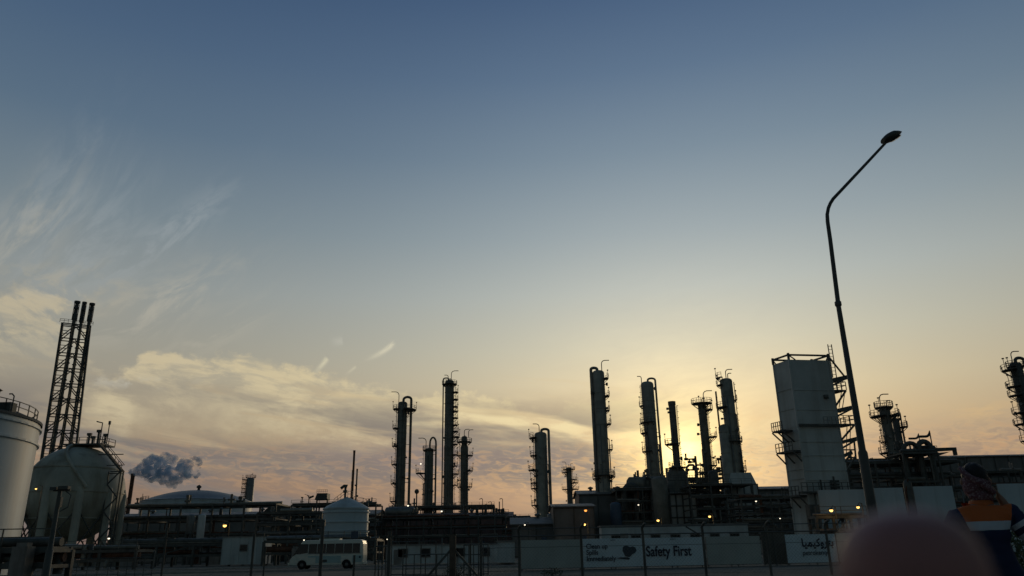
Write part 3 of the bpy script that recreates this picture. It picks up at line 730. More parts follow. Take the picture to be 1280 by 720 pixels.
# far left skyline: striped distant tower, twin needle stacks
tw = tower('distillation_column', 'pale hazy tower with close set ring platforms, alone behind the big dome tank', 313.5, 597, 420, wr(313, 615, 10, 420), m='galv',
      plats=[(600, 180, 55, 2.2), (605, 180, 55, 2.2), (611, 180, 55, 2.2), (616, 180, 55, 2.2), (621, 180, 55, 2.2), (597, 90, 180, .5)], lad=180, hook=[(0, 1.6, 1)])
tower('flue_stack', 'taller of the two needle thin stacks behind the small domed tank', 443, 563, 300, wr(443, 600, 2.6, 300), group='flue stacks', flat=True, m='rust', seams=False, lad=None, cat='chimney')
tower('flue_stack', 'shorter of the two needle thin stacks behind the small domed tank', 446.6, 586, 310, wr(446, 605, 2.0, 310), group='flue stacks', flat=True, m='galv', seams=False, lad=None, cat='chimney')
tower('flue_stack', 'rusty leaning looking chimney under the drifting steam cloud', 166.5, 592, 240, wr(164, 615, 4.6, 240), group='flue stacks', flat=True, m='rust', seams=False, lad=None, cat='chimney')

# ================================================================== STEAM
def steam():
    rng = random.Random(3); D = 240; sp = []
    mbl = MB()
    def blob(px, py, r, yo=0.0):
        p = at(px, py, D + yo); sp.append((p, r))
    k = D / 954 * 1.03
    for i in range(7): t = i / 6; blob(167.5 + 15 * t, 590.5 - 4 * t + rng.uniform(-.6, .6), (4.4 + 4.0 * t) * k)
    for i in range(60):
        t = rng.random(); px = 182 + 54 * t; cy = 585 + 5 * t; hw_ = 5 + 11 * math.sin(PI * min(1, t * .9 + .12)) ** .9
        blob(px, cy + rng.uniform(-1, 1) * hw_ * .8 + (4 if .4 < t < .75 else 0), rng.uniform(4.2, 7.2) * k * (1 - .25 * t), rng.uniform(-3, 3))
    for px, py, r in ((207, 572, 3.6), (214, 576, 4.5), (196, 577, 4), (216, 603, 4.2), (221, 600, 4), (212, 606, 2.6), (190, 599, 2.6), (186, 596, 2.5), (204, 598, 4), (228, 580, 4), (236, 581, 3.6), (232, 590, 4.5)): blob(px, py, r * 1.5 * k)
    for i in range(40):
        a = rng.uniform(-PI, PI); blob(243 + 11 * math.cos(a) * rng.random() ** .4, 584 + 12 * math.sin(a), rng.uniform(.9, 2.4) * k, rng.uniform(-2, 2))
    bm = bmesh.new()
    for p, r in sp: bmesh.ops.create_icosphere(bm, subdivisions=2, radius=r, matrix=Matrix.Translation(p))
    me = bpy.data.meshes.new('steam_cloud'); bm.to_mesh(me); bm.free()
    o = bpy.data.objects.new('steam_cloud', me); col.objects.link(o)
    rm = o.modifiers.new('remesh', 'REMESH'); rm.mode = 'VOXEL'; rm.voxel_size = .3
    for sz, st in ((3.0, 1.3), (1.0, .7)):
        tx = bpy.data.textures.new('steam', 'CLOUDS'); tx.noise_scale = sz; tx.noise_depth = 3
        dm = o.modifiers.new('d', 'DISPLACE'); dm.texture = tx; dm.strength = st * 1.5; dm.mid_level = .42; dm.texture_coords = 'GLOBAL'
    m = bpy.data.materials.new('steam_vapour'); m.use_nodes = True; t = m.node_tree; t.nodes.clear()
    v = t.nodes.new('ShaderNodeVolumePrincipled'); ot = t.nodes.new('ShaderNodeOutputMaterial')
    v.inputs['Color'].default_value = (.72, .86, 1.0, 1); v.inputs['Density'].default_value = .9; v.inputs['Anisotropy'].default_value = 0.0
    tc = t.nodes.new('ShaderNodeTexCoord'); nn = t.nodes.new('ShaderNodeTexNoise'); nn.inputs['Scale'].default_value = .55; nn.inputs['Detail'].default_value = 4; t.links.new(tc.outputs['Object'], nn.inputs['Vector'])
    mr = t.nodes.new('ShaderNodeMapRange'); mr.inputs['From Min'].default_value = .40; mr.inputs['From Max'].default_value = .60; mr.inputs['To Min'].default_value = .03; mr.inputs['To Max'].default_value = 1.0
    t.links.new(nn.outputs[0], mr.inputs[0]); t.links.new(mr.outputs[0], v.inputs['Density'])
    t.links.new(v.outputs[0], ot.inputs['Volume']); me.materials.append(m)
    return tag(o, 'drifting blue grey steam cloud blown sideways from the rusty chimney', 'steam', kind='stuff')
steam()

# ================================================================== FLARE DERRICK behind the sphere
def flare():
    D = 260; Zt = at(106, 407, D).z; xa = at(78, 407, D).x; xb = at(113, 407, D).x
    B0 = at(56, 550, D); zb = B0.z; xl = B0.x; xr = at(96.5, 550, D).x
    # continue the same taper to the ground
    k = Zt / (Zt - zb); xl0 = xa + (xl - xa) * k; xr0 = xb + (xr - xb) * 0.0 + (xr - xb) * k
    cx = (xa + xb) / 2; root = thing('flare_stack', 'lattice flare tower holding three tall pipes with burner tips, behind the stained sphere', 'flare stack', (cx, D, 0), R(29))
    wt = (xb - xa) / 2; w0l = xl0 - cx; w0r = xr0 - cx
    def corner(i, z):
        t = z / Zt; l = w0l + (-wt - w0l) * t; r = w0r + (wt - w0r) * t; y0 = -5 + 3 * t; y1 = 5 - 3 * t; l *= .866; r *= .866
        return [Vector((l, y0, z)), Vector((r, y0, z)), Vector((r, y1, z)), Vector((l, y1, z))][i]
    mb = MB(); n = 15; zs = [Zt * (1 - (1 - i / n) ** 1.0) for i in range(n + 1)]
    for i in range(4): mb.tube([corner(i, 0), corner(i, Zt)], .38, 6)
    for a, b in zip(zs, zs[1:]):
        for i in range(4):
            j = (i + 1) % 4; mb.tube([corner(i, b), corner(j, b)], .2, 5)
            mid_ = (corner(i, b) + corner(j, b)) / 2
            mb.tube([corner(i, a), mid_], .19, 5); mb.tube([corner(j, a), mid_], .19, 5)
            q1 = (corner(i, a) + mid_) / 2; mb.tube([q1, corner(i, (a + b) / 2)], .12, 4); q2 = (corner(j, a) + mid_) / 2; mb.tube([q2, corner(j, (a + b) / 2)], .12, 4)
    mb.build('lattice', 'steel', root)
    for (pt, pyt, pb, r, yo) in ((95, 377, 70.5, .62, -1), (108, 377, 86, .5, 1), (113, 377, 94, .6, -1.5)):
        T = at(pt, pyt, D + yo); Bq = at(pb, 548, D + yo); mb = MB(); zt = T.z
        xt = (T.x - cx) * .866; xb_ = xt + (Bq.x - T.x) * .866 * zt / (zt - Bq.z) * .25     # risers stand nearly plumb
        zr = at(pt, 402, D).z
        mb.tube([(xb_, yo, 0), (xt, yo, zr)], r, 12); p = mb.build('riser', 'cladd', root)
        mb = MB()
        for q in range(int(zr / 6)): mb.lathe([(r, 0), (r + .25, .05), (r + .25, .35), (r, .4)], (xb_ + (xt - xb_) * (q * 6 / zr), yo, q * 6.0), 12)
        mb.build('flange', 'steel', p)
        tp = MB(); h = zt - zr; tp.lathe([(r * 1.1, zr), (r * 1.5, zr + h * .1), (r * 1.15, zr + h * .35), (r * .7, zr + h * .4), (r * .7, zr + h * .55), (r * 1.3, zr + h * .6), (r * 1.15, zr + h * .7), (r * .7, zr + h * .75), (r * .8, zr + h * .85), (r * 1.6, zr + h * .9), (r * 1.6, zr + h), (r * .7, zr + h)], (xt, yo, 0), 12, smooth=False)
        for a in range(4): tp.tube([(xt + (r + .3) * math.cos(a * 1.57 + .6), yo + (r + .3) * math.sin(a * 1.57 + .6), zr), (xt + (r + .3) * math.cos(a * 1.57 + .6), yo + (r + .3) * math.sin(a * 1.57 + .6), zt - 1)], .13, 5)
        tp.build('burner_tip', 'steel', root)
    for f in (1.0, .66, .33):
        z = Zt * f; c0, c1, c2, c3 = [corner(i, z) for i in range(4)]; mb = MB()
        mb.box(((c0.x + c1.x) / 2, (c0.y + c3.y) / 2, z), (abs(c1.x - c0.x) + .8, .5, .2)); mb.box(((c0.x + c1.x) / 2, c0.y + .1, z), (abs(c1.x - c0.x) + .8, .6, .22)); mb.box((c0.x, (c0.y + c3.y) / 2, z), (.6, c3.y - c0.y, .21)); mb.box((c1.x, (c0.y + c3.y) / 2, z), (.6, c3.y - c0.y, .21))
        pl = mb.build('platform', 'steel', root)
        if f == 1.0:
            rb = MB(); w_ = abs(c1.x - c0.x) / 2 + .8; m_ = (c0.x + c1.x) / 2; railing_pts(rb, [(m_ - w_ + w_ * 2 * i / 8, c0.y - .8, z) for i in range(9)], 1.3, .12); rb.build('railing', 'steel', pl)
    mb = MB(); x = 0
    for i in range(3):
        xx = -1.6 + i * 2.6; mb.tube([(xx + .4, -3, 0), (xx + .4, -3, Zt)], .22, 6)
    mb.build('pilot_gas_line', 'steel', root)
flare()

# ================================================================== TANKS
def sphere():
    D = 150; top = at(90, 558, D); bot = at(92, 679, D); z = (top.z + bot.z) / 2; rad = (top.z - bot.z) / 2 * .985
    x = at(151, 617, D).x - rad * 1.02
    root = thing('spherical_tank', 'huge stained spherical gas tank on stout legs in front of the flare tower', 'sphere tank', (x, D, 0))
    mb = MB(); n = 28; mb.lathe([(max(.01, rad * math.cos(-PI / 2 + PI * i / n)), z + rad * math.sin(-PI / 2 + PI * i / n)) for i in range(n + 1)], n=56); mb.build('shell', 'sphere', root)
    mb = MB()
    for t in (-32, 0, 30):
        t = R(t); c_, s_ = math.cos(t) * rad, math.sin(t) * rad; mb.lathe([(c_, z + s_ - .14), (c_ + .16, z + s_ - .12), (c_ + .16, z + s_ + .12), (c_, z + s_ + .14)], n=56, smooth=False)
    mb.build('shell_ring', 'sphere', root)
    for k in range(10):
        a = R(18 + 36 * k); mb = MB(); q = rad * .97; c_, s_ = math.cos(a), math.sin(a)
        mb.tube([(c_ * q, s_ * q, .6), (c_ * q, s_ * q, z - .6), (c_ * q * .96, s_ * q * .96, z + .6)], .72, 14); lg = mb.build('leg', 'sphere', root)
        mb = MB(); mb.lathe([(1.5, 0), (1.5, .9), (1.1, 1.3), (1.0, 2.6)], (c_ * q, s_ * q, 0), 12, smooth=False); mb.build('footing', 'concrete', lg)
    mb = MB()
    for k in range(10):
        a, b = R(18 + 36 * k), R(54 + 36 * k); q = rad * .97
        mb.tube([(math.cos(a) * q, math.sin(a) * q, 2.5), (math.cos(b) * q, math.sin(b) * q, z - 3)], .13, 6); mb.tube([(math.cos(b) * q, math.sin(b) * q, 2.5), (math.cos(a) * q, math.sin(a) * q, z - 3)], .13, 6)
    mb.build('bracing', 'steel', root)
    # crown platform with valves
    zt = z + rad; mb = MB(); mb.box((1.5, 0, zt + .2), (7.5, 5, .25)); pl = mb.build('crown_platform', 'steel', root)
    rb = MB(); railing_pts(rb, [(-2.2 + 7.4 * i / 5, -2.5, zt + .3) for i in range(6)], 1.2, .1); railing_pts(rb, [(5.2, -2.5 + i * 2.5, zt + .3) for i in range(3)], 1.2, .1); rb.build('railing', 'steel', pl)
    vb = MB()
    for x_, h in ((1.2, 2.4), (2.0, 1.8), (3.0, 3.0), (4.4, 2.2)): vb.tube([(x_, 0, zt), (x_, 0, zt + h)], .22, 8); vb.box((x_, 0, zt + h), (.8, .5, .5))
    vb.tube([(3.4, 0, zt), (3.4, 0, zt + 4.6), (2.2, 0, zt + 4.9)], .12, 6); vb.tube([(4.8, 0, zt), (4.8, 0, zt + 4.4)], .1, 6); vb.box((4.8, 0, zt + 4.6), (.35, .35, .7))
    vb.build('relief_valves', 'steel', pl)
    # stair round the shoulder, straight flights down the side
    st = MB(); p0 = Vector((5.2, -3, zt)); p1 = Vector((rad * .86 + 2.6, -3, z + rad * .42)); p2 = Vector((rad * .99 + 1.6, -3, z + rad * .40)); p3 = Vector((rad + 1.6, -3, 0))
    for yo in (-.5, .5):
        st.beam(p0 + Vector((0, yo, 0)), p1 + Vector((0, yo, 0)), .14, .3); st.beam(p0 + Vector((0, yo, 1.2)), p1 + Vector((0, yo, 1.2)), .1)
        st.beam(p1 + Vector((0, yo, 0)), p1 + Vector((0, yo, -p1.z)), .22)
    for i in range(22): st.box(p0 + (p1 - p0) * (i / 21), (.5, 1.0, .08)); 
    for i in range(8): q = p0 + (p1 - p0) * (i / 7); st.beam(q + Vector((0, -.5, 0)), q + Vector((0, -.5, 1.2)), .08)
    for fz in (.78, .55, .38):
        zz = z + rad * fz; xx = math.sqrt(max(0, rad ** 2 - (rad * fz) ** 2)); st.beam((xx - .3, -3, zz), (min(p1.x, xx + 4.4), -3, zz), .16)
    st.beam((p1.x, -3, p1.z), (rad * .9, -3, p1.z), .2)
    zz = p1.z; s_ = 1
    while zz > 4:
        st.beam((p1.x, -3.6, zz), (p1.x - 2.2, -3.6, zz - 2.4), .12, .25) if s_ else st.beam((p1.x - 2.2, -3.6, zz), (p1.x, -3.6, zz - 2.4), .12, .25); zz -= 2.4; s_ ^= 1
    st.beam((p1.x - 2.3, -3.4, 0), (p1.x - 2.3, -3.4, p1.z), .18)
    st.build('stairway', 'steel', root)
    mb = MB(); pts = []
    for i in range(16):
        t = R(88 - i * 5.6); a = R(-112 + i * 4.2); pts.append(((rad + .35) * math.cos(t) * math.cos(a), (rad + .35) * math.cos(t) * math.sin(a), z + (rad + .35) * math.sin(t)))
    mb.tube(pts, .3, 8); mb.build('shell_pipe', 'sphere', root)
sphere()

def big_tank(name, label, xc, D, rad, H, dome, m, rm, n=64, stairs=True, ring=2, rail=(0, 0), loc_z=0):
    root = thing(name, label, 'tank', (xc, D, 0), 0, 'storage tanks')
    mb = MB(); mb.lathe([(rad, 0), (rad, H)], n=n); mb.build('shell', m, root)
    mb = MB(); mb.lathe([(rad + .15, H - .1), (rad + .15, H + .15)] + [(max(.01, rad * math.cos(PI / 2 * t)), H + .15 + dome * math.sin(PI / 2 * t) ** 1.0) for t in [i / 10 for i in range(1, 11)]] if False else
                        [(rad + .15, H - .1), (rad + .15, H + .12)] + [(max(.01, rad * (1 - t)), H + .12 + dome * (1 - (1 - t) ** 2)) for t in [i / 12 for i in range(0, 13)]], n=n)
    mb.build('roof', rm, root)
    mb = MB()
    for k in range(ring):
        z = H - .5 - k * 1.4; mb.lathe([(rad, z - .1), (rad + .18, z - .08), (rad + .18, z + .08), (rad, z + .1)], n=n, smooth=False)
    mb.build('wind_girder', m, root)
    return root
# near tank cut off by the frame edge
D = 66; e1 = at(24, 600, D); rad = 11.0; H = at(22, 517, D - 6).z + .9
lt = big_tank('storage_tank', 'big white tank with a dark dome roof cut off by the frame edge', e1.x - rad * .985 - 1.1, D, rad, H, 2.6, 'white', 'roofd')
rb = MB(); railing_pts(rb, [((rad - .4) * math.cos(R(a)), (rad - .4) * math.sin(R(a)), H + .25) for a in range(-80, 61, 9)], 1.0, .07); rb.build('roof_railing', 'steel', lt)
rb = MB(); rb.box((rad - .6, -1.0, H + .5), (1.0, .9, .9)); rb.tube([(rad - .1, -1.2, H), (rad - .1, -1.2, H + 1.5), (rad - .3, -1.2, H + 1.7), (rad - .55, -1.2, H + 1.7)], .06, 6); rb.lathe([(.3, H), (.3, H + 1.9), (.5, H + 2.0), (.01, H + 2.3)], (rad - 1.6, -1.4, 0), 10); rb.build('gauge_cabinet', 'steel', lt)
rb = MB()
for i in range(40):
    a = R(-22 - i * 1.5); z = H - i * H / 40; rb.box(((rad + .5) * math.cos(a), (rad + .5) * math.sin(a), z), (.9, .3, .07), rz=a)
if False: rb.build('spiral_stair', 'steel', lt)


mb = MB()
for px, py in ((31, 620),): q = at(px, py, D - 8.6); mb.lathe([(.01, -.12), (.16, -.1), (.16, .1), (.01, .12)], (rad * .93, -rad * .38, 8.0), 8)
mb.build('inspection_port', 'steel', lt)

# big dome tank
D = 300; a, b = at(182, 625, D), at(312, 625, D); rad = (b.x - a.x) / 2; 
bt = big_tank('storage_tank', 'wide pale tank with a shallow dome roof behind the steam chimney', (a.x + b.x) / 2, D, rad, at(185, 629, D).z, 1, 'white', 'galv')
bt.children[1].data = bt.children[1].data
hh = at(247, 613.5, D).z - at(185, 629, D).z
for ch in bt.children:
    if ch.name.startswith('roof'):
        H = at(185, 629, D).z
        for v in ch.data.vertices:
            if v.co.z > H + .12: v.co.z = H + .12 + (v.co.z - H - .12) * hh
mb = MB(); H = at(185, 629, D).z
railing_pts(mb, [((rad) * math.cos(R(a_)), (rad) * math.sin(R(a_)), H + .2) for a_ in range(-178, -120, 6)], 1.2, .14); mb.beam((-rad * .9, -rad * .35, H), (-rad * .9, -rad * .35, H + 3), .16); mb.build('roof_railing', 'steel', bt)
mb = MB(); mb.lathe([(.5, H + hh - .5), (.5, H + hh + 1), (.9, H + hh + 1.1), (.9, H + hh + 1.7), (.01, H + hh + 2.3)], n=10); mb.build('roof_vent', 'steel', bt)
# small domed tank
D = 120; a, b = at(404.5, 650, D), at(460, 650, D); rad = (b.x - a.x) / 2; H = at(432, 636.5, D).z
st = big_tank('storage_tank', 'small white tank with a cone roof and rooftop vent behind the minibus', (a.x + b.x) / 2, D, rad, H, 1, 'white', 'whited', n=40, ring=3)
hh = at(432, 622, D).z - H
for ch in st.children:
    if ch.name.startswith('roof'):
        for v in ch.data.vertices:
            r_ = math.hypot(v.co.x, v.co.y)
            if v.co.z > H + .12: v.co.z = H + .12 + hh * (1 - (r_ / rad)) ** .8
mb = MB(); zt = H + hh; mb.tube([(-.3, 0, zt - .2), (-.3, 0, zt + 1.6)], .17, 8); mb.box((-.3, 0, zt + .9), (.6, .5, .35)); mb.tube([(-.3, 0, zt + 1.5), (-.1, 0, zt + 1.8), (-.5, 0, zt + 1.75), (-1.0, 0, zt + 1.35)], .22, 8); mb.build('roof_vent', 'steel', st)
rb = MB(); railing_pts(rb, [(-rad * .55, -.4, zt - 1.2), (-rad * .4, -.4, zt - .8), (-rad * .25, -.4, zt - .45), (-.3, -.4, zt)], 1.0, .06); railing_pts(rb, [(.2, -.4, zt), (.9, -.4, zt)], .9, .06); railing_pts(rb, [(rad * .3, .4, zt - .9), (rad * .72, .4, zt - 1.2), (rad * .95, .4, zt - 1.6)], 1.1, .06); rb.build('roof_railing', 'galv', st)
mb = MB(); ang = R(-150)
for i in range(3): mb.tube([(-rad - .5, -1 - i * .5, .2), (-rad - .5, -1 - i * .5, H * (.5 + .15 * i)), (-rad + .3, -1 - i * .5, H * (.5 + .15 * i))], .12, 6)
mb.box((-rad - .9, -1.5, H * .62), (1.0, 1.0, .12)); mb.build('side_pipework', 'steel', st)

# ================================================================== COLD BOX (big panelled block)
def cold_box():
    D = 122; F = at(986, 449.5, D); Rt = at(1036, 450.5, D); Lf = at(966.5, 456, D)
    # the front corner is nearest: wide face runs right and slightly away, narrow face runs back to the left
    Hh = F.z
    root = thing('cold_box_tower', 'huge slab sided grey box tower with platforms on its flanks beside the street lamp', 'industrial tower', (F.x, D, 0))
    wR = (Rt.x - F.x) * 1.035; yR = 2.2
    # narrow face: find depth so that its top corner falls on the photo's left corner
    dl = 9.0; d2 = ray(966.5, 456); k = (Hh - EYE) / d2.z; PL = Vector((d2.x * k - F.x, d2.y * k - D))
    PR_ = ray(1036, 450.5); k = (Hh - EYE) / PR_.z; PR = Vector((PR_.x * k - F.x, PR_.y * k - D))
    fo = [(0, 0), (PR.x, PR.y), (PR.x + PL.x, PR.y + PL.y), (PL.x, PL.y)]
    zs = at(1000, 533, D).z; z3 = at(1000, 612, D).z
    mb = MB(); c_ = Vector(((PR.x + PL.x) / 2, (PR.y + PL.y) / 2))
    sc_ = lambda p, s: (c_.x + (p[0] - c_.x) * s, c_.y + (p[1] - c_.y) * s)
    mb.prism([(*p, zs) for p in fo], (0, 0, Hh - zs)); mb.build('upper_casing', 'block', root)
    mb = MB(); mb.prism([(*sc_(p, .985), 1.0) for p in fo], (0, 0, zs - 1.0)); mb.build('lower_casing', 'block', root)
    mb = MB(); mb.prism([(*sc_(p, 1.04), 0) for p in fo], (0, 0, 1.1)); mb.build('plinth', 'concrete', root)
    u = Vector((PR.x, PR.y, 0)).normalized(); v = Vector((PL.x, PL.y, 0)).normalized(); nR = Vector((u.y, -u.x, 0)); nL = Vector((-v.y, v.x, 0)) 
    if nL.x > 0: nL = -nL
    WR = Vector((PR.x, PR.y, 0)).length; WL = Vector((PL.x, PL.y, 0)).length
    # panel seams
    mb = MB()
    for py, t in ((487, .12), (512, .06), (552, .08), (569, .12), (588, .12), (600, .06), (625, .1), (640, .08)):
        z = at(1010, py, D).z; mb.beam(nR * .05 + Vector((0, 0, z)), u * WR + nR * .05 + Vector((0, 0, z)), .1, t); mb.beam(nL * .05 + Vector((0, 0, z + .3)), v * WL + nL * .05 + Vector((0, 0, z + .3)), .1, t)
    mb.beam(Vector((0, 0, 1)) + (nR + nL) * .03, Vector((0, 0, Hh + .1)) + (nR + nL) * .03, .28)
    mb.beam(u * WR + Vector((0, 0, 1)), u * WR + Vector((0, 0, Hh + .1)), .2); mb.beam(v * WL + Vector((0, 0, 1)), v * WL + Vector((0, 0, Hh + .1)), .2)
    mb.build('panel_seams', 'block', root)
    # roof rail on stub posts
    mb = MB(); cs = [Vector((*p, Hh)) for p in fo]
    for i, p in enumerate(cs):
        mb.beam(p, p + Vector((0, 0, 1.1)), .32); q = cs[(i + 1) % 4]; mb.beam(p + Vector((0, 0, .8)), q + Vector((0, 0, .8)), .26); mb.beam(p + Vector((0, 0, .8)), p + (q - p) * .16 + Vector((0, 0, .0)), .16)
    mb.build('roof_rail', 'steel', root)
    mb = MB(); q = u * WR * .78 + nR * .1 + Vector((0, 0, at(1028, 495, D).z)); mb.lathe([(.01, -.35), (.4, -.3), (.4, .3), (.01, .35)], q, 10); mb.build('hatch', 'steel', root)
    # platforms on the right flank
    for py, wd, dn, rail in ((470, 3.1, 0, 0), (487, 2.3, 1, 1), (508.5, 3.2, 0, 0), (530, 2.9, 1, 1), (548.5, 2.9, 0, 0), (566, 1.5, 0, 0)):
        z = at(1045, py, D).z; mb = MB(); o_ = u * WR + Vector((0, 0, z))
        if rail: mb.prism([o_, o_ + u * wd, o_ + u * wd + v * 3, o_ + v * 3], (0, 0, .22))
        else: mb.beam(o_ + Vector((0, 0, -.4)), o_ + u * wd + Vector((0, 0, .25)), .22, .5); mb.beam(o_ + v * 3, o_ + v * 3 + u * wd, .22, .5)
        if not rail: mb.beam(o_ + u * wd, o_ + u * wd + v * 3, .3)
        mb.beam(o_ + u * wd * .92, o_ + Vector((0, 0, -2.4 if rail else -1.3)), .26)
        if py == 470: mb.beam(o_ + u * wd * .8, o_ + Vector((0, 0, 3.6)), .22); mb.beam(o_ + u * .25, o_ + u * .25 + Vector((0, 0, 5.6)), .12); mb.beam(o_ + u * .9, o_ + u * .9 + Vector((0, 0, 5.6)), .12)
        if py == 470:
            for i in range(9): mb.beam(o_ + u * .25 + Vector((0, 0, .6 * i + .5)), o_ + u * .9 + Vector((0, 0, .6 * i + .5)), .07)
        if py == 548.5: mb.beam(o_ + u * 2.2, o_ + u * 2.0 + Vector((0, 0, -3)), .22); mb.beam(o_ + Vector((0, 0, -1.6)), o_ + u * 2.2 + Vector((0, 0, -1.6)), .2); mb.beam(o_ + Vector((0, 0, -5)), o_ + u * 2.0 + Vector((0, 0, -2.6)), .22)
        p = mb.build('platform', 'steel', root)
        if rail:
            rb = MB(); railing_pts(rb, [o_ + u * wd * i / 3 + Vector((0, 0, .2)) for i in range(4)], 1.35, .11); railing_pts(rb, [o_ + u * wd + v * i + Vector((0, 0, .2)) for i in range(4)], 1.35, .11); rb.build('railing', 'steel', p)
    for (z0, z1, x_) in ((at(1045, 508, D).z, at(1045, 487, D).z, .5), (at(1045, 566, D).z, at(1045, 530, D).z, .5)):
        mb = MB()
        for q in (0, .6): mb.beam(u * (WR + x_ + q) + Vector((0, 0, z0)), u * (WR + x_ + q + .9) + Vector((0, 0, z1)), .1)
        mb.build('ladder', 'steel', root)
    # platforms on the left face
    for py, w0, l0, l1, ex in ((538, 2.0, .35, 1.0, 0), (565, 1.7, .0, 1.0, 0), (621, 1.6, -.0, 1.0, 0)):
        z = at(985, py, D).z; mb = MB(); a_ = v * WL * l0 + Vector((0, 0, z)); b_ = v * WL * l1 + Vector((0, 0, z)); mb.prism([a_, b_, b_ + nL * w0, a_ + nL * w0], (0, 0, .25))
        for f in (0, .5, 1): q = a_ + (b_ - a_) * f; mb.beam(q + nL * w0, q + Vector((0, 0, -1.6)), .18)
        p = mb.build('platform', 'steel', root); rb = MB(); railing_pts(rb, [a_ + (b_ - a_) * i / 5 + nL * w0 + Vector((0, 0, .2)) for i in range(6)], 1.35, .11); rb.build('railing', 'steel', p)
    # ring walkway across the wide face
    z = zs; mb = MB(); a_ = Vector((0, 0, z)); mb.prism([a_ , a_ + u * WR, a_ + u * WR + nR * .5, a_ + nR * .5], (0, 0, .35)); p = mb.build('ledge', 'steel', root)
    rb = MB(); railing_pts(rb, [a_ + u * (WR * (.6 + .4 * i / 4)) + nR * .5 + Vector((0, 0, .3)) for i in range(5)], 1.2, .06); rb.build('railing', 'galv', p)
    z = at(1010, 617, D).z; mb = MB(); a_ = Vector((0, 0, z)) - u * 1.5; mb.prism([a_, a_ + u * (WR + 1.6), a_ + u * (WR + 1.6) + nR * 1.2, a_ + nR * 1.2], (0, 0, .25)); p = mb.build('platform', 'steel', root)
    rb = MB(); railing_pts(rb, [a_ + u * ((WR + 1.6) * i / 9) + nR * 1.2 + Vector((0, 0, .25)) for i in range(10)], 1.3, .1); rb.build('railing', 'steel', p)
    mb = MB()
    for f, z0, z1 in ((.12, 2, at(1000, 617, D).z), (.3, at(1010, 600, D).z, at(1010, 640, D).z), (.62, at(1010, 596, D).z, at(1010, 650, D).z), (.97, at(1010, 615, D).z, at(1010, 650, D).z)):
        mb.tube([u * WR * f + nR * .6 + Vector((0, 0, z0)), u * WR * f + nR * .6 + Vector((0, 0, z1))], .16, 6)
    for i in range(4): z = at(1010, 602 + i * 4, D).z; mb.beam(u * WR * .55 + nR * .4 + Vector((0, 0, z)), u * WR * .75 + nR * .4 + Vector((0, 0, z)), .3)
    mb.build('wall_pipework', 'steel', root)
    for f, py in ((.05, 645), (.55, 640)):
        mb = MB(); z = at(1010, py, D).z; mb.box(u * WR * f + nR * .8 + Vector((0, 0, z)), (2.2 if f < .3 else 1.9, 1.3, 3.2), rz=math.atan2(u.y, u.x)); mb.build('valve_cabinet', 'steel', root)
    return root
cold_box()

# ================================================================== RACKS, SHEDS AND PROCESS UNITS
pipe_rack('pipe_rack', 'long open pipe rack with a thin top beam beneath the shallow dome tank', 148, 345, 631.5, 160, dep=10, nlev=4, npipe=16, seed=11, rail=False, low=.25)
pipe_rack('pipe_rack', 'low rack of pipes at the foot of the spherical tank', -10, 170, 690, 100, dep=5, nlev=2, npipe=6, seed=12, rail=True, vert=True, low=.5, bay=4)
pipe_rack('pipe_rack', 'dark low rack with cabinets and valves at the foot of the big white tank', -60, 62, 688, 50, dep=2.5, nlev=2, npipe=6, seed=41, rail=True, low=.5, bay=2.5)
pipe_rack('pipe_rack', 'dark rack with vertical pipes just left of the small domed tank', 322, 402, 641, 140, dep=9, nlev=4, npipe=14, seed=13, rail=False)
pipe_rack('pipe_rack', 'rack carrying a railed walkway and a little roof hut, beyond the small domed tank', 364, 470, 631, 190, dep=9, nlev=3, npipe=12, seed=14, rail=True, low=.4)
pipe_rack('pipe_rack', 'long multi level rack at the feet of the cluster of four columns', 462, 632, 647, 200, dep=12, nlev=4, npipe=22, seed=15, rail=True, bay=7)
pipe_rack('pipe_rack', 'upper rack wrapped round the bases of the cluster of four columns', 486, 618, 634, 232, dep=14, nlev=4, npipe=16, seed=16, rail=True, bay=7)
pipe_rack('pipe_rack', 'thin low rack spanning the gap before the solitary grey column', 628, 672, 649, 210, dep=8, nlev=3, npipe=7, seed=17, rail=True)
pipe_rack('pipe_rack', 'cluttered rack between the tallest sunset column and the sun', 770, 836, 612, 185, dep=14, nlev=5, npipe=18, seed=18, rail=True, bay=5)
pipe_rack('pipe_rack', 'tall tangle of pipes and decks under the plain flue stack and the sun', 792, 905, 598, 198, dep=14, nlev=8, npipe=44, seed=19, rail=True, bay=5)
pipe_rack('pipe_rack', 'cluttered rack around the base of the broad pale column', 862, 940, 606, 178, dep=12, nlev=5, npipe=18, seed=20, rail=True, bay=5)
pipe_rack('pipe_rack', 'dark many tiered rack between the broad pale column and the box tower', 926, 1000, 623, 160, dep=12, nlev=6, npipe=24, seed=21, rail=False, bay=5)
pipe_rack('pipe_rack', 'dark pipe rack under the stout ringed column, behind the white hoarding', 1058, 1200, 578, 150, dep=12, nlev=5, npipe=26, seed=22, rail=False, bay=6, low=.35)
pipe_rack('pipe_rack', 'far rack running behind the worker towards the frame edge', 1190, 1330, 590, 170, dep=12, nlev=5, npipe=22, seed=23, rail=False, bay=6)
pipe_rack('pipe_rack', 'short raised rack with a rounded pipe bundle beside the narrow hidden column', 1128, 1172, 566, 146, dep=6, nlev=2, npipe=8, seed=24, rail=True, low=.7)
pipe_rack('pump_skid', 'low skid with a dark deck and cabinets under the golden lamps', 1020, 1084, 646, 100, dep=2.5, nlev=2, npipe=6, seed=31, rail=True, low=.55, bay=2.5, group='pump skids')
pipe_rack('pipe_rack', 'ground level rack beside the slender white silo', 150, 335, 681, 120, dep=6, nlev=2, npipe=9, seed=25, rail=False, low=.5, bay=5)
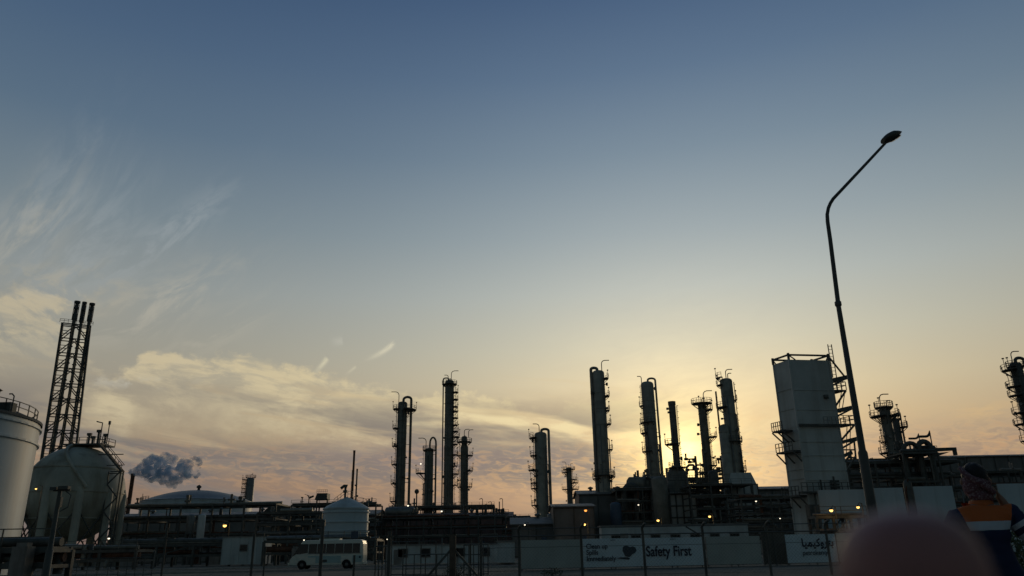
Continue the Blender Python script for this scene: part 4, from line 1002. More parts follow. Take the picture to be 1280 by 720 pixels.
pipe_rack('pipe_rack', 'low rack with cabinets behind the minibus', 330, 470, 676, 112, dep=6, nlev=2, npipe=9, seed=26, rail=True, low=.5, bay=5)

shed('process_building', 'long low dark building behind the rack below the shallow dome tank', 140, 345, 646, 205, dep=18, rise=1.2, seed=1)
shed('process_building', 'dark building behind the small domed tank', 330, 470, 645, 215, dep=18, rise=1.5, seed=2)
shed('process_building', 'long red brown clad hall at the feet of the cluster of four columns', 462, 640, 648, 222, dep=16, rise=1.5, m='shedr', rm='shedr', seed=3, vents=5)
s_, H_, L2 = shed('process_building', 'dark furnace hall with a sloping roof behind the plain white hoarding', 692, 742, 634, 175, dep=20, rise=1.0, seed=4, vents=0)
shed('process_building', 'taller dark hall wrapped round the tallest sunset column', 724, 792, 618, 196, dep=16, rise=1.3, seed=5, vents=2)
shed('process_building', 'low shed left of the furnace hall, by the solitary grey column', 640, 700, 656, 180, dep=14, rise=1.6, seed=6, vents=1)
shed('process_building', 'dark machinery hall behind the hoarding under the sunset row', 780, 935, 619, 220, dep=12, rise=1.0, seed=7)
shed('process_building', 'very long dark shed on the skyline behind the street lamp', 1052, 1205, 574, 215, dep=25, rise=.8, seed=8, ridge='flat', vents=0)
shed('process_building', 'dark shed behind the far rack at the frame edge', 1190, 1380, 570, 240, dep=25, rise=1.6, seed=9, vents=0)
shed('process_building', 'dark shed behind the tiers of pipes left of the box tower', 925, 1005, 612, 200, dep=14, rise=1.0, seed=10, vents=0)

# little roof hut on the walkway rack
c = at(402, 627, 188); root = thing('roof_hut', 'small hut with flared roof on the railed walkway rack', 'hut', (c.x, 188, 0)); zb = at(402, 629, 188).z; zt = at(402, 616.5, 188).z
mb = MB(); w0, w1_ = wr(402, 620, 13, 188), wr(402, 620, 18, 188)
mb.prism([(-w1_, 0, zb + .8), (w0, 0, zb + .8), (w0, 0, zt), (-w0, 0, zt)], (0, 3, 0)); mb.build('cabin', 'steel', root)
mb = MB(); railing_pts(mb, [(-w0 + w0 * 2 * i / 5, -.1, zt) for i in range(6)], .8, .07); mb.build('roof_rail', 'galv', root)
mb = MB()
for x in (-w0, w0): mb.beam((x, .5, 0), (x, .5, zb + 1), .3)
mb.build('support_leg', 'steel', root)
c = at(386, 626, 188); mb = MB(); zt = at(386, 621.5, 188).z; z0 = at(386, 631, 188).z
mb.tube([(0, 0, z0), (0, 0, zt - z0 + z0), (-.4, 0, zt + .5)], .12, 6); mb.box((.5, 0, zt), (1.3, .3, .4), M4=Matrix.Rotation(-.4, 3, 'Y')); mb.beam((-1.1, 0, zt + .7), (.6, 0, zt + .1), .1)
tag(mb.build('monitor_nozzle', 'steel', loc=(c.x, 188, 0)), 'small water monitor nozzle on the walkway beside the roof hut', 'nozzle')

# vessels among the clutter
drum('pressure_vessel', 'slender white silo standing at the end of the pipe rack', 251, 662, 150, wr(251, 662, 9, 150), 5.0, True, 'whited')
drum('pressure_vessel', 'pale upright drum beside the slender white silo', 238, 656, 156, wr(238, 662, 10, 156), 3.2, True, 'galv')
drum('pressure_vessel', 'short fat upright vessel right of the solitary grey column', 690, 655, 190, 1.1, 4, True, 'galv')
drum('pressure_vessel', 'upright bluish vessel beside the tallest sunset column', 770, 645, 184, 1.3, 5, True, 'blue')
drum('pressure_vessel', 'horizontal drum high on the rack left of the sun', 803, 606, 190, 1.9, 6, False, 'cladd')
drum('pressure_vessel', 'upright dark vessel left of the heater box', 826, 628, 182, 1.8, 10, True, 'cladd')
drum('pressure_vessel', 'horizontal drum on the rack by the stout ringed column', 1156, 563, 150, .95, 3.4, False, 'steel')
drum('pressure_vessel', 'smaller horizontal drum left of the rounded pipe bundle', 1137, 566, 152, .8, 3, False, 'steel')
drum('pressure_vessel', 'horizontal drum in the shadow below the upper column rack', 500, 640, 212, 1.3, 7, False, 'galv')
drum('pressure_vessel', 'upright dark drum right of the slim dark column', 893, 610, 186, 1.2, 7, True, 'steel')

# gooseneck pipes and rounded hump beside the right-hand columns
def gooseneck(px, py, D, hgt, reach, rr, label, side=1, to=(0)):
    c = at(px, py, D); mb = MB(); z = c.z
    mb.tube([(0, 0, 0), (0, 0, z - reach * .4)] + [(side * (reach * .4 - reach * .4 * math.cos(t)), 0, z - reach * .4 + reach * .4 * math.sin(t)) for t in (.4, .8, 1.2, 1.57)] + [(side * reach, 0, z)], rr, 8)
    return tag(mb.build('gooseneck_pipe', 'steel', loc=(c.x, D, 0)), label, 'pipe', 'gooseneck pipes')
gooseneck(1149, 548, 149, 1, -2.0, .2, 'thin gooseneck pipe curving over the smaller horizontal drum', 1)
gooseneck(1163, 545.5, 149, 1, -2.3, .24, 'gooseneck pipe curving over the larger horizontal drum', 1)
for (px, py, lab, r0) in ((806, 597, 'hooked vent pipe over the rack left of the plain flue stack', .3), (780, 607, 'fat hooked vent pipe just right of the tallest sunset column', .75), (521, 612, 'thin vent pipe with a ball head between the first two clustered columns', .2)):
    c = at(px, py, 188 if px > 600 else 235); mb = MB(); z = c.z
    if px == 521: mb.tube([(0, 0, 0), (0, 0, z)], r0, 8); mb.lathe([(.01, -.8), (.6, -.4), (.7, .1), (.5, .6), (.01, .8)], (0, 0, z - .6), 10)
    else: q = r0 * 2.2; mb.tube([(0, 0, 0), (0, 0, z - q)] + [(q - q * math.cos(t), 0, z - q + q * math.sin(t)) for t in (.5, 1, 1.57, 2.1, 2.6, 3.14)] + [(2 * q, 0, z - q - 1.5)], r0, 10)
    tag(mb.build('vent_pipe', 'steel', loc=(c.x, 188 if px > 600 else 235, 0)), lab, 'pipe', 'vent pipes')
for (x0, x1, pyt, lab, rr_) in ((1128, 1147, 554, 'fat arched pipe looping beside the narrow hidden column', .42), (1147, 1161, 552, 'rounded arch of fat pipe between the two gooseneck pipes', .5)):
    a, b = at(x0, pyt, 148.5), at(x1, pyt, 148.5); q = (b.x - a.x) / 2; z = a.z; mb = MB()
    mb.tube([(-q, 0, 0), (-q, 0, z - q)] + [(-q * math.cos(t), 0, z - q + q * math.sin(t)) for t in [PI * i / 8 for i in range(1, 8)]] + [(q, 0, z - q), (q, 0, 0)], rr_, 10)
    tag(mb.build('arched_pipe', 'steel', loc=((a.x + b.x) / 2, 148.5, 0)), lab, 'pipe', 'arched pipes')
# loading crane boom beside the right columns
c = at(1165, 570, 148); root = thing('jib_crane', 'flat jib crane boom pointing right beside the gooseneck pipes', 'crane', (c.x, 148, 0)); z = at(1180, 563, 148).z
mb = MB(); x1 = at(1196, 562, 148).x - c.x; mb.prism([(0, 0, z - .2), (x1, 0, z + .0), (x1, 0, z + .55), (0, 0, z + .5)], (0, .6, 0)); mb.box((x1 - .3, .3, z - .4), (.6, .5, 1.0)); mb.prism([(-1, 0, z - .6), (x1 * .75, 0, z - .25), (0, 0, z - 1.4)], (0, .5, 0)); mb.build('boom', 'steel', root)
mb = MB(); mb.tube([(0, .3, 0), (0, .3, z)], .35, 10); mb.build('mast', 'steel', root)
# vent towers (small ragged masts) on the right end of the red-brown hall
for px, py, lab in ((601, 624, 'short ragged mast of pipes nearest the clustered columns'), (612, 628, 'middle small mast beyond the clustered columns'), (626, 624, 'last small mast with a lamp hook at the end of the red brown hall')):
    c = at(px, py, 224); root = thing('vent_mast', lab, 'mast', (c.x, 224, 0), 0, 'vent masts'); mb = MB(); rng = random.Random(px)
    for k in range(5): x = rng.uniform(-1.6, 1.6); mb.tube([(x, 0, 0), (x, 0, c.z - rng.uniform(.3, 3))], rng.uniform(.15, .35), 6)
    mb.tube([(.5, 0, 0), (.5, 0, c.z), (.2, 0, c.z + .2), (-.4, 0, c.z)], .1, 6); mb.build('vent_pipes', 'steel', root)
    mb = MB(); railing_pts(mb, [(-2.2 + i * 1.1, -.5, c.z - 4) for i in range(5)], 1.1, .08); mb.box((0, 0, c.z - 4), (4.4, 1.4, .15)); mb.build('platform', 'steel', root)
# valve trees silhouetted against the sun
for px, py, lab, s_ in ((869, 570, 'ragged valve tree between the flue stack and the slim dark column', 1), (901, 570, 'ragged valve tree against the sun between the slim and broad columns', 1), (833, 585, 'small valve tree at the foot of the flue stack', .7), (797, 588, 'bent valve tree left of the smooth pale column', .8)):
    c = at(px, py, 196); root = thing('valve_tree', lab, 'pipework', (c.x, 196, 0), 0, 'valve trees'); rng = random.Random(px); mb = MB()
    mb.tube([(0, 0, 0), (0, 0, c.z)], .3, 8); mb.build('riser', 'steel', root); mb = MB()
    for k in range(9):
        z = c.z - rng.uniform(0, 7) * s_; x = rng.uniform(-2.4, 2.4) * s_; mb.tube([(0, 0, z), (x, 0, z), (x, 0, z + rng.uniform(-1.4, 1.4))], .24 * s_, 7); mb.box((x, 0, z), (.9 * s_, .7, .6 * s_))
    mb.build('valves', 'steel', root); mb = MB(); mb.box((0, .3, c.z - 7.5 * s_), (6.5 * s_, 2, .25)); railing_pts(mb, [(-3.2 * s_ + 1.6 * s_ * i, -.6, c.z - 7.5 * s_) for i in range(5)], 1.2, .1); mb.build('platform', 'steel', root)
# fan housing: low dark domes at the skyline left of the walkway rack
for px, py, w_, lab in ((350, 631, 40, 'low rounded dark canopy left of the walkway rack'), (374, 634, 30, 'smaller rounded dark canopy under the railed walkway')):
    c = at(px, py, 200); hw = wr(px, py, w_, 200); root = thing('rounded_canopy', lab, 'canopy', (c.x, 200, 0), 0, 'rounded canopies'); mb = MB()
    mb.prism([(hw * math.cos(t), 0, c.z - 2.0 + 2.0 * math.sin(t)) for t in [PI * i / 12 for i in range(13)]], (0, 10, 0)); mb.build('roof', 'roofd', root); mb = MB()
    for x in (-hw + .3, 0, hw - .3): mb.beam((x, .3, 0), (x, .3, c.z - 2), .3); mb.beam((x, 9.6, 0), (x, 9.6, c.z - 2), .3)
    mb.build('posts', 'steel', root)

# ================================================================== WHITE CABINS, HOARDINGS
def cabin(label, px0, px1, pyT, D, dep=3, m='whited', group='site cabins', win=2, ribs=True, door=True, rf='galv'):
    a, b = at(px0, pyT, D), at(px1, pyT, D); H = (a.z + b.z) / 2; L = b.x - a.x
    root = thing('site_cabin', label, 'cabin', (a.x, D, 0), 0, group)
    mb = MB(); mb.box((L / 2, dep / 2, H / 2 + .1), (L, dep, H - .2)); mb.build('body', m, root)
    mb = MB(); mb.box((L / 2, dep / 2, H + .05), (L + .3, dep + .3, .12)); mb.build('roof', rf, root)
    mb = MB(); n = max(2, int(L / 1.2))
    for i in range(n + 1): mb.beam((L * i / n, -.03, .2), (L * i / n, -.03, H - .02), .05, .05)
    mb.beam((0, -.03, .25), (L, -.03, .25), .06); mb.build('wall_ribs', m, root)
    for k in range(win):
        x = L * (k + .7) / (win + .4); mb = MB(); mb.box((x, -.05, H * .62), (1.0, .06, .8)); w_ = mb.build('window', 'glass', root)
        mb = MB()
        for q in (-1, 1): mb.box((x + q * .53, -.07, H * .62), (.07, .06, .94)); mb.box((x, -.07, H * .62 + q * .45), (1.13, .062, .07))
        mb.build('frame', 'galv', w_)
    if door: mb = MB(); mb.box((L * .12 + .5, -.05, H * .42), (.9, .06, H * .74)); d = mb.build('door', 'galv', root); mb = MB(); mb.box((L * .12 + .85, -.1, H * .42), (.12, .05, .05)); mb.build('handle', 'steel', d)
    return root
cabin('long white cabin row seen over the hoarding with the printed banners', 752, 934, 656.5, 92, win=7)
cabin('white cabin right of the minibus with a dark door', 484, 552, 681.5, 90, win=2)
cabin('white cabin behind the braced timber post', 553, 628, 680.5, 89, win=2)
cabin('small pale cabin just left of the plain hoarding panel', 622, 643, 677, 84, win=0, door=False)
cabin('white trailer like cabin low on the left behind the pipe rack', 279, 333, 671, 118, win=1, door=False)
def hoard(name, label, px0, px1, pyT0, pyT1, D0, D1, m, grp, zb=.15, H=None):
    a = at(px0, pyT0, D0); b = at(px1, pyT1, D1); d = Vector((b.x - a.x, b.y - a.y, 0)); L = d.length; ang = math.atan2(d.y, d.x)
    H = H or (a.z + b.z) / 2
    root = thing(name, label, 'hoarding panel', (a.x, a.y, 0), ang, grp)
    mb = MB(); n = 14; vs = []; th = .05; rng = random.Random(int(px0))
    for j in range(2):
        for i in range(n + 1):
            for k in range(5):
                x = L * i / n; z = zb + (H - zb) * k / 4; wob = (.03 * math.sin(i * 1.7 + k) + rng.uniform(-.012, .012)) if (0 < i < n and 0 < k < 4) else 0
                vs.append((x, wob + j * th, z))
    fs = []; S = (n + 1) * 5
    for i in range(n):
        for k in range(4):
            p = i * 5 + k; fs.append((p, p + 5, p + 6, p + 1)); fs.append((S + p, S + p + 1, S + p + 6, S + p + 5))
    mb._add(vs, fs, True); panel = mb.build('panel', m, root)
    mb = MB()
    for i in range(int(L / 2.2) + 1): x = min(L - .05, .05 + i * 2.2); mb.beam((x, .12, 0), (x, .12, H), .09); mb.beam((x, .12, H * .8), (x, 1.3, .0), .07)
    for z in (zb, H - .1): mb.beam((0, .11, z), (L, .11, z), .07)
    mb.build('support_frame', 'galv', root)
    return root, L, H, panel
def text(body, size, loc, parent, m='ink', sx=1.0, name='lettering', bold=0.0):
    c = bpy.data.curves.new(name, 'FONT'); c.body = body; c.size = size; c.extrude = .004; c.offset = bold; c.align_x = 'LEFT'
    o = bpy.data.objects.new(name, c); col.objects.link(o); o.parent = parent; o.location = loc; o.rotation_euler = (R(90), 0, 0); o.scale = (sx, 1, 1)
    dg = bpy.context.evaluated_depsgraph_get(); me = bpy.data.meshes.new_from_object(o.evaluated_get(dg)); bpy.data.objects.remove(o)
    me.materials.clear(); me.materials.append(M[m]); o = bpy.data.objects.new(name, me); col.objects.link(o); o.parent = parent; o.location = loc; o.rotation_euler = (R(90), 0, 0); o.scale = (sx, 1, 1); return o
HG = 'hoarding panels along the road'
hoard('hoarding_panel', 'blank grey green hoarding panel, first in the row', 651, 726, 675.5, 674, 54, 54.6, 'plain', HG)
r2, L, H, pn = hoard('hoarding_panel', 'printed hoarding panel with three short lines of text and a dark blob picture', 728, 804, 673.5, 672.5, 54.8, 55.4, 'banner', HG)
k = (H) / 2.3
text('Clean up', .44, (L * .05, -.05, H * .68), r2, sx=.95, bold=.006); text('Spills', .44, (L * .05, -.05, H * .48), r2, sx=.95, bold=.006); text('Immediately', .44, (L * .05, -.05, H * .28), r2, sx=.95, bold=.006)
mb = MB(); cx, cz = L * .76, H * .57       # heap with a spill under it
pts = [(-.75, .12), (-.7, .5), (-.45, .72), (-.15, .62), (.1, .5), (.35, .6), (.62, .45), (.72, .1), (.55, -.2), (.2, -.38), (.1, -.55), (-.1, -.7), (-.5, -.6), (-.62, -.3)]
mb.prism([(cx + x * .78 * k, -.045, cz + z * .62 * k) for x, z in pts], (0, .008, 0)); mb.prism([(cx + x * k, -.047, cz + z * k) for x, z in ((-1.15, -.5), (-.6, -.58), (-.1, -.62), (0, -.55), (-.2, -.44), (-.8, -.44))], (0, .008, 0)); mb.build('printed_picture', 'inkg', pn).parent = r2
text('SAFETY', .13 * k, (L * .45, -.05, H * .925), r2, 'inkg', name='small_lettering')
r3, L, H, pn = hoard('hoarding_panel', 'printed hoarding panel with large dark safety slogan', 805.5, 880, 672.3, 671.5, 55.5, 56.1, 'banner', HG)
text('Safety First', .93, (L * .005, -.05, H * .40), r3, sx=.78, bold=.018)
text('SAFETY', .13, (L * .42, -.05, H * .925), r3, 'inkg', name='small_lettering')
hoard('hoarding_panel', 'blank grey hoarding panel to the right of the safety slogan', 882, 949, 671, 669.8, 56.2, 56.8, 'plain', HG)
r4, L, H, pn = hoard('hoarding_panel', 'printed hoarding panel with two lines of pale lettering, past the dark gap', 981, 1043, 668.5, 667, 57.2, 57.8, 'banner', HG)
ar = ''.join(chr(c) for c in (0xFE8E, 0xFEF4, 0xFEE4, 0xFEF4, 0xFEDB, 0xFEED, 0xFEAE, 0xFE98, 0xFE91))
text(ar, .74, (L * .30, -.05, H * .60), r4, sx=.95, bold=.02); text('petrokemya', .46, (L * .30, -.05, H * .32), r4, 'inkg', sx=.95, bold=.004)
hoard('hoarding_panel', 'last pale hoarding panel, half hidden by the blurred fingertip', 1045, 1120, 666.8, 665, 57.9, 58.6, 'plain', HG)
a = at(950, 670, 58.5); mb = MB(); root = thing('dark_gate', 'dark screened gate filling the gap in the hoarding', 'gate', (a.x, 58.2, 0)); w_ = at(980, 670, 58.5).x - a.x
mb.box((w_ / 2, 0, 1.15), (w_, .06, 2.2)); mb.build('screen', 'roofd', root); mb = MB()
for x in (0, w_ / 2, w_): mb.beam((x, -.06, 0), (x, -.06, 2.3), .08)
mb.beam((0, -.06, 2.3), (w_, -.06, 2.3), .07); mb.build('gate_frame', 'steel', root)
# far white hoarding on the right, in separate boards
WG = 'white boards behind the street lamp'
for (a_, b_, y0, y1, lab) in ((1022, 1087, 613, 611, 'white board left of the street lamp pole beside the box tower'), (1092, 1128, 610, 609.5, 'white board right of the street lamp pole, before the dark gap'),
                          (1141, 1190, 608, 607.5, 'white board between the dark gap and the worker'), (1246, 1330, 606, 602, 'white board behind the head of the worker at the frame edge')):
    hoard('white_board', lab, a_, b_, y0, y1, 105, 105, 'white', WG, zb=.1)
c = at(1134, 605, 106); root = thing('pump_column', 'dark squat column closing the gap between two white boards', 'column', (c.x, 106, 0)); mb = MB(); q = wr(1134, 615, 10, 106)
mb.lathe([(q, 0), (q, c.z), (q * .7, c.z + .4), (.01, c.z + .6)], n=18); mb.build('shell', 'steel', root); mb = MB(); mb.tube([(-q, -.3, 0), (-q, -.3, c.z - 1), (-q + .6, -.3, c.z + .6)], .14, 6); mb.build('pipe', 'rust', root)

# ================================================================== LAMPS IN THE PLANT
LG = 'small lit lamps in the plant'
def work_light(px, py, D, mk, label, s=1.0, arm=1):
    c = at(px, py, D); s = s * D / 150
    root = thing('work_light', label, 'lamp', (c.x, D, 0), 0, LG)
    mb = MB(); mb.tube([(arm * .7, .4, 0), (arm * .7, .4, c.z + .5)], .07, 6); mb.tube([(arm * .7, .4, c.z + .4), (arm * .3, .1, c.z + .55), (0, 0, c.z + .3 * s)], .05, 6); mb.build('post', 'steel', root)
    mb = MB(); mb.lathe([(.05, .42 * s), (.22 * s, .34 * s), (.40 * s, .12 * s), (.38 * s, .10 * s)], (0, 0, c.z), 12); mb.build('shade', 'steel', root)
    mb = MB(); mb.lathe([(.01, -.26 * s), (.2 * s, -.2 * s), (.30 * s, 0), (.22 * s, .14 * s), (.01, .18 * s)], (0, 0, c.z), 12); mb.build('bulb', mk, root)
    if mk != 'lampc':                 # the lamp's own light on the steel around it
        pl = bpy.data.lights.new('lamp_light', 'POINT'); pl.energy = 30 * (D / 150) ** 2 * (.5 if mk == 'lampo' else 1); pl.color = (1, .58, .22) if mk == 'lampw' else (1, .42, .12); pl.shadow_soft_size = .3
        po = bpy.data.objects.new('lamp_light', pl); col.objects.link(po); po.parent = root; po.location = (0, -.8, c.z - .6)
work_light(281, 657, 138, 'lampw', 'glowing yellow lamp above the white trailer cabin, brightest on the left', 1.15)
work_light(69, 695.5, 92, 'lampw', 'orange lamp low beside the near lamp pole, under the sphere', .8)
work_light(136, 673, 118, 'lampc', 'pale lamp between the legs of the spherical tank', .7)
work_light(45, 611, 120, 'lampw', 'tiny lamp on the edge between the big white tank and the sphere', .6)
work_light(732, 638, 168, 'lampo', 'orange lamp on the front of the dark furnace hall', .95)
work_light(730.5, 655.5, 160, 'lampw', 'pale yellow lamp just below the orange one on the furnace hall', .9)
work_light(822.5, 650.5, 150, 'lampw', 'yellow lamp right above the safety slogan panel', .9)
work_light(887, 645.5, 150, 'lampw', 'yellow lamp at the base of the broad pale column', .85)
work_light(1039, 638, 99, 'lampw', 'golden lamp on the front of the box tower', 1.15)
work_light(1072.5, 634, 99, 'lampw', 'golden lamp left of the street lamp pole by the white board', 1.0)
work_light(945, 626.5, 155, 'lampc', 'tiny pale lamp in the tiers left of the box tower', .55)
work_light(975, 648, 155, 'lampc', 'tiny pale lamp low in the tiers beside the box tower', .45)
work_light(380, 675, 104, 'lampc', 'tiny pale lamp just above the front of the minibus', .5)
work_light(451, 678.5, 104, 'lampc', 'tiny pale lamp just above the rear of the minibus', .45)
work_light(484, 674, 110, 'lampc', 'tiny pale lamp at the corner of the white cabin right of the minibus', .45)
work_light(882, 608, 190, 'lampc', 'tiny pale lamp high on the slim dark column', .55)
work_light(798, 631, 172, 'lampc', 'tiny pale lamp in the pipes above the hoarding', .5)
work_light(656, 656, 165, 'lampc', 'tiny pale lamp left of the solitary grey column', .5)
work_light(510, 632, 205, 'lampc', 'tiny pale lamp at the foot of the first clustered column', .6)
work_light(552, 639, 200, 'lampc', 'tiny pale lamp between the second and third clustered columns', .6)
work_light(1117, 594, 60, 'lampc', 'tiny white light stick near the narrow hidden column', .4) if False else None

# ================================================================== MINIBUS
def minibus():
    D = 76; A = at(361.5, 700, D); B = at(453.5, 700, D); L = B.x - A.x; H = 2.62; W = 2.1
    root = thing('minibus', 'white minibus with a dark window band and pale green lower side, parked facing left', 'minibus', (A.x, D, 0.012))
    s = L / 7.0; X = lambda v: v * s
    side = [(0.08, .42), (0.0, .62), (.02, .86), (.30, 1.18), (.52, 1.30), (.98, 2.30), (1.15, 2.50), (1.55, 2.60), (6.6, 2.60), (6.85, 2.50), (6.95, 2.2), (7.0, 1.2), (6.98, .5), (6.9, .38), (6.05, .38)]
    arch = lambda cx: [(cx + .46 * math.cos(t), .38 + .46 * math.sin(t)) for t in [PI * i / 8 for i in range(0, 9)]]
    pts = side + arch(5.45) + [(4.9, .38), (1.75, .38)] + arch(1.2) + [(.7, .38)]
    mb = MB(); n = len(pts)
    # lofted body: roof leans in (tumblehome)
    def sec(y, lean): return [Vector((X(x), y + (lean * max(0, z - 1.25) * .09), z)) for x, z in pts]
    rings = [sec(0.0, 1), [p + Vector((0, .07, 0)) for p in sec(0, 1)], [Vector((p.x, W - .07 - max(0, p.z - 1.25) * .09, p.z)) for p in sec(0, 0)], [Vector((p.x, W - max(0, p.z - 1.25) * .09, p.z)) for p in sec(0, 0)]]
    c0 = Vector((X(3.5), 0, 1.5))
    rings[0] = [Vector((c0.x + (p.x - c0.x) * .99, p.y, c0.z + (p.z - c0.z) * .985)) if p.z > .5 else p for p in rings[0]]
    vs = [p for r_ in rings for p in r_]; fs = []
    for j in range(3):
        for i in range(n): fs.append((j * n + i, (j + 1) * n + i, (j + 1) * n + (i + 1) % n, j * n + (i + 1) % n))
    fs.append(tuple(range(n))); fs.append(tuple(reversed(range(3 * n, 4 * n))))
    mb._add(vs, fs, False); mb.build('body', 'buswhite', root)
    def sidep(name, poly, m, off=-.012, par=root):
        mb = MB(); mb.prism([(X(x), off + max(0, z - 1.25) * .09, z) for x, z in poly], (0, .02, 0)); return mb.build(name, m, par)
    sidep('lower_panel', [(1.75, .55), (4.9, .55), (4.9, 1.18), (1.75, 1.18)], 'busgreen'); sidep('lower_panel', [(6.0, .55), (6.9, .6), (6.92, 1.18), (6.0, 1.18)], 'busgreen')
    sidep('windscreen_side', [(.42, 1.36), (.98, 1.36), (1.72, 1.46), (1.72, 2.26), (.98, 2.26)], 'glass')
    xs = [1.78, 2.62, 3.46, 4.30, 5.14, 5.98, 6.72]
    for a_, b_ in zip(xs, xs[1:]):
        sidep('side_window', [(a_, 1.42), (b_ - .05, 1.42), (b_ - .05, 2.26), (a_, 2.26)], 'glass')
    sidep('window_pillar_strip', [(1.7, 1.36), (6.76, 1.36), (6.76, 1.41), (1.7, 1.41)], 'galv', -.02)
    mb = MB(); mb.prism([(X(.30) - .01, .12, 1.20), (X(.97) - .02, .2, 2.28), (X(.97) - .02, W - .2, 2.28), (X(.30) - .01, W - .12, 1.20)], (-.015, 0, .01)); mb.build('windscreen', 'glass', root)
    sidep('door', [(1.74, .45), (2.5, .45), (2.5, 1.35), (1.74, 1.35)], 'buswhite', -.018); sidep('grille_vent', [(2.9, .62), (3.6, .62), (3.6, .84), (2.9, .84)], 'steel', -.03)
    sidep('rear_marker', [(6.62, .95), (6.78, .95), (6.78, 1.1), (6.62, 1.1)], 'ink', -.03)
    for cx in (1.2, 5.45):
        for y in (.14, W - .14):
            mb = MB(); mb.lathe([(.20, -.11), (.36, -.12), (.39, -.08), (.39, .08), (.36, .12), (.20, .11)], n=24); mb.v = [(x + X(cx), zz + y, yy + .39) for x, yy, zz in mb.v]
            wh = mb.build('wheel', 'rubber', root); mb = MB(); mb.lathe([(.01, -.07), (.12, -.1), (.20, -.05), (.20, .05), (.01, .06)], n=18); mb.v = [(x + X(cx), zz + y, yy + .39) for x, yy, zz in mb.v]; mb.build('rim', 'galv', wh)
    for y in (.3, W - .3): mb = MB(); mb.lathe([(.01, -.06), (.1, -.04), (.12, .02)], n=14); mb.v = [(-.02 + z * .6, x + y, yy + .78) for x, yy, z in mb.v]; mb.build('headlight', 'galv', root)
    mb = MB(); mb.box((X(-.03), W / 2, .5), (.18, W - .1, .24)); mb.box((X(7.0), W / 2, .5), (.14, W - .1, .22)); mb.build('bumper', 'buswhite', root)
    mb = MB(); mb.tube([(X(.55), .0, 1.9), (X(.25), -.22, 2.0), (X(.2), -.24, 1.8)], .02, 6); mb.box((X(.2), -.25, 1.62), (.06, .2, .38)); mb.build('wing_mirror', 'rubber', root)
    mb = MB(); mb.box((X(3.6), W / 2, 2.66), (X(2.0), 1.1, .14)); mb.build('roof_unit', 'buswhite', root)
minibus()

# blue traffic sign behind the bus
c = at(443.5, 668.5, 92); root = thing('road_sign', 'small dark square sign on a post in front of the small domed tank', 'sign', (c.x, 92, 0))
mb = MB(); mb.tube([(0, 0, 0), (0, 0, c.z + .5)], .05, 8); mb.build('post', 'galv', root); mb = MB(); mb.box((0, -.07, c.z), (.82, .04, .78)); mb.build('sign_plate', 'blue', root)

# ================================================================== FENCES AND POSTS NEAR THE CAMERA
FD = 37.0
fx0, fx1 = at(600, 690, FD).x, at(1075, 690, FD).x
fence = thing('chain_link_fence', 'wire fence with tall bent topped posts in front of the hoarding', 'fence', (0, FD, 0))
pz = at(805, 655, FD).z
for px in (649, 727, 805, 880.5, 961, 1036):
    x = at(px, 690, FD).x; mb = MB(); mb.tube([(x, 0, 0), (x, 0, pz - .35), (x - .02, -.0, pz - .2), (x + .03, -.12, pz - .05), (x + .1, -.3, pz + .02)], .062, 8); mb.build('post', 'steel', fence)
for z, t in ((pz - .12, .022), (pz - .45, .03), (.4, .012), (1.4, .010)):
    mb = MB(); mb.tube([(fx0, -.06, z), (fx1, -.06, z)], t, 5); mb.build('wire', 'steel', fence)
for px0, px1 in ((880.5, 858),):
    mb = MB(); mb.tube([(at(px0, 690, FD).x, 0, at(880, 671, FD).z), (at(px1, 660, FD).x, .1, at(858, 658, FD).z)], .035, 6); mb.build('brace', 'steel', fence)
# chain-link mesh: fine diagonal wires as one part
mb = MB(); step = .16; Lf = fx1 - fx0; zt = pz - .5
x = -zt
while x < Lf:
    a0 = max(0, x); z0 = a0 - x; b0 = min(Lf, x + zt); z1 = b0 - x
    if b0 > a0: mb.beam((fx0 + a0, 0, z0), (fx0 + b0, 0, z1), .004); mb.beam((fx0 + a0, .004, zt - z0), (fx0 + b0, .004, zt - z1), .004)
    x += step
mb.build('mesh', 'galv', fence)

# left part: plain posts, gate frames, scaffold
PG = 'plain fence posts left of the hoarding'
for px, pt, D, r_, lab in ((404, 651, 40, .085, 'tall thin post standing in front of the minibus'), (318, 668, 44, .07, 'thin post in front of the white trailer cabin'), (332, 684, 46, .05, 'short post left of the minibus'), (487, 664, 40, .09, 'dark thick post at the left end of the tubular gate'),
                            (209, 660, 44, .06, 'thin post with a small cross arm below the wide dome tank'), (601, 667, 41, .07, 'upright post right of the braced timber post'), (443, 694, 42, .06, 'short post behind the rear wheel of the minibus'), (588, 680, 42, .05, 'thin upright between the timber post and the next post')):
    c = at(px, pt, D); mb = MB(); mb.tube([(0, 0, 0), (0, 0, c.z)], r_, 8)
    if px == 209: mb.beam((-.5, 0, c.z * .8), (.5, 0, c.z * .8), .06)
    if px == 404: mb.box((0, 0, c.z - .1), (.22, .2, .3))
    tag(mb.build('fence_post', 'steel', loc=(c.x, D, 0)), lab, 'post', PG)
# braced timber post
c = at(566, 668, 39); root = thing('timber_post', 'thick timber post with two slanting braces in front of the white cabins', 'post', (c.x, 39, 0))
mb = MB(); mb.box((0, 0, c.z / 2), (.30, .26, c.z)); mb.build('post', 'wood', root)
for s_ in (-1, 1): mb = MB(); mb.beam((s_ * .12, -.05, c.z - .75), (s_ * 1.35, -.05, 0), .1); mb.build('brace', 'steel', root)
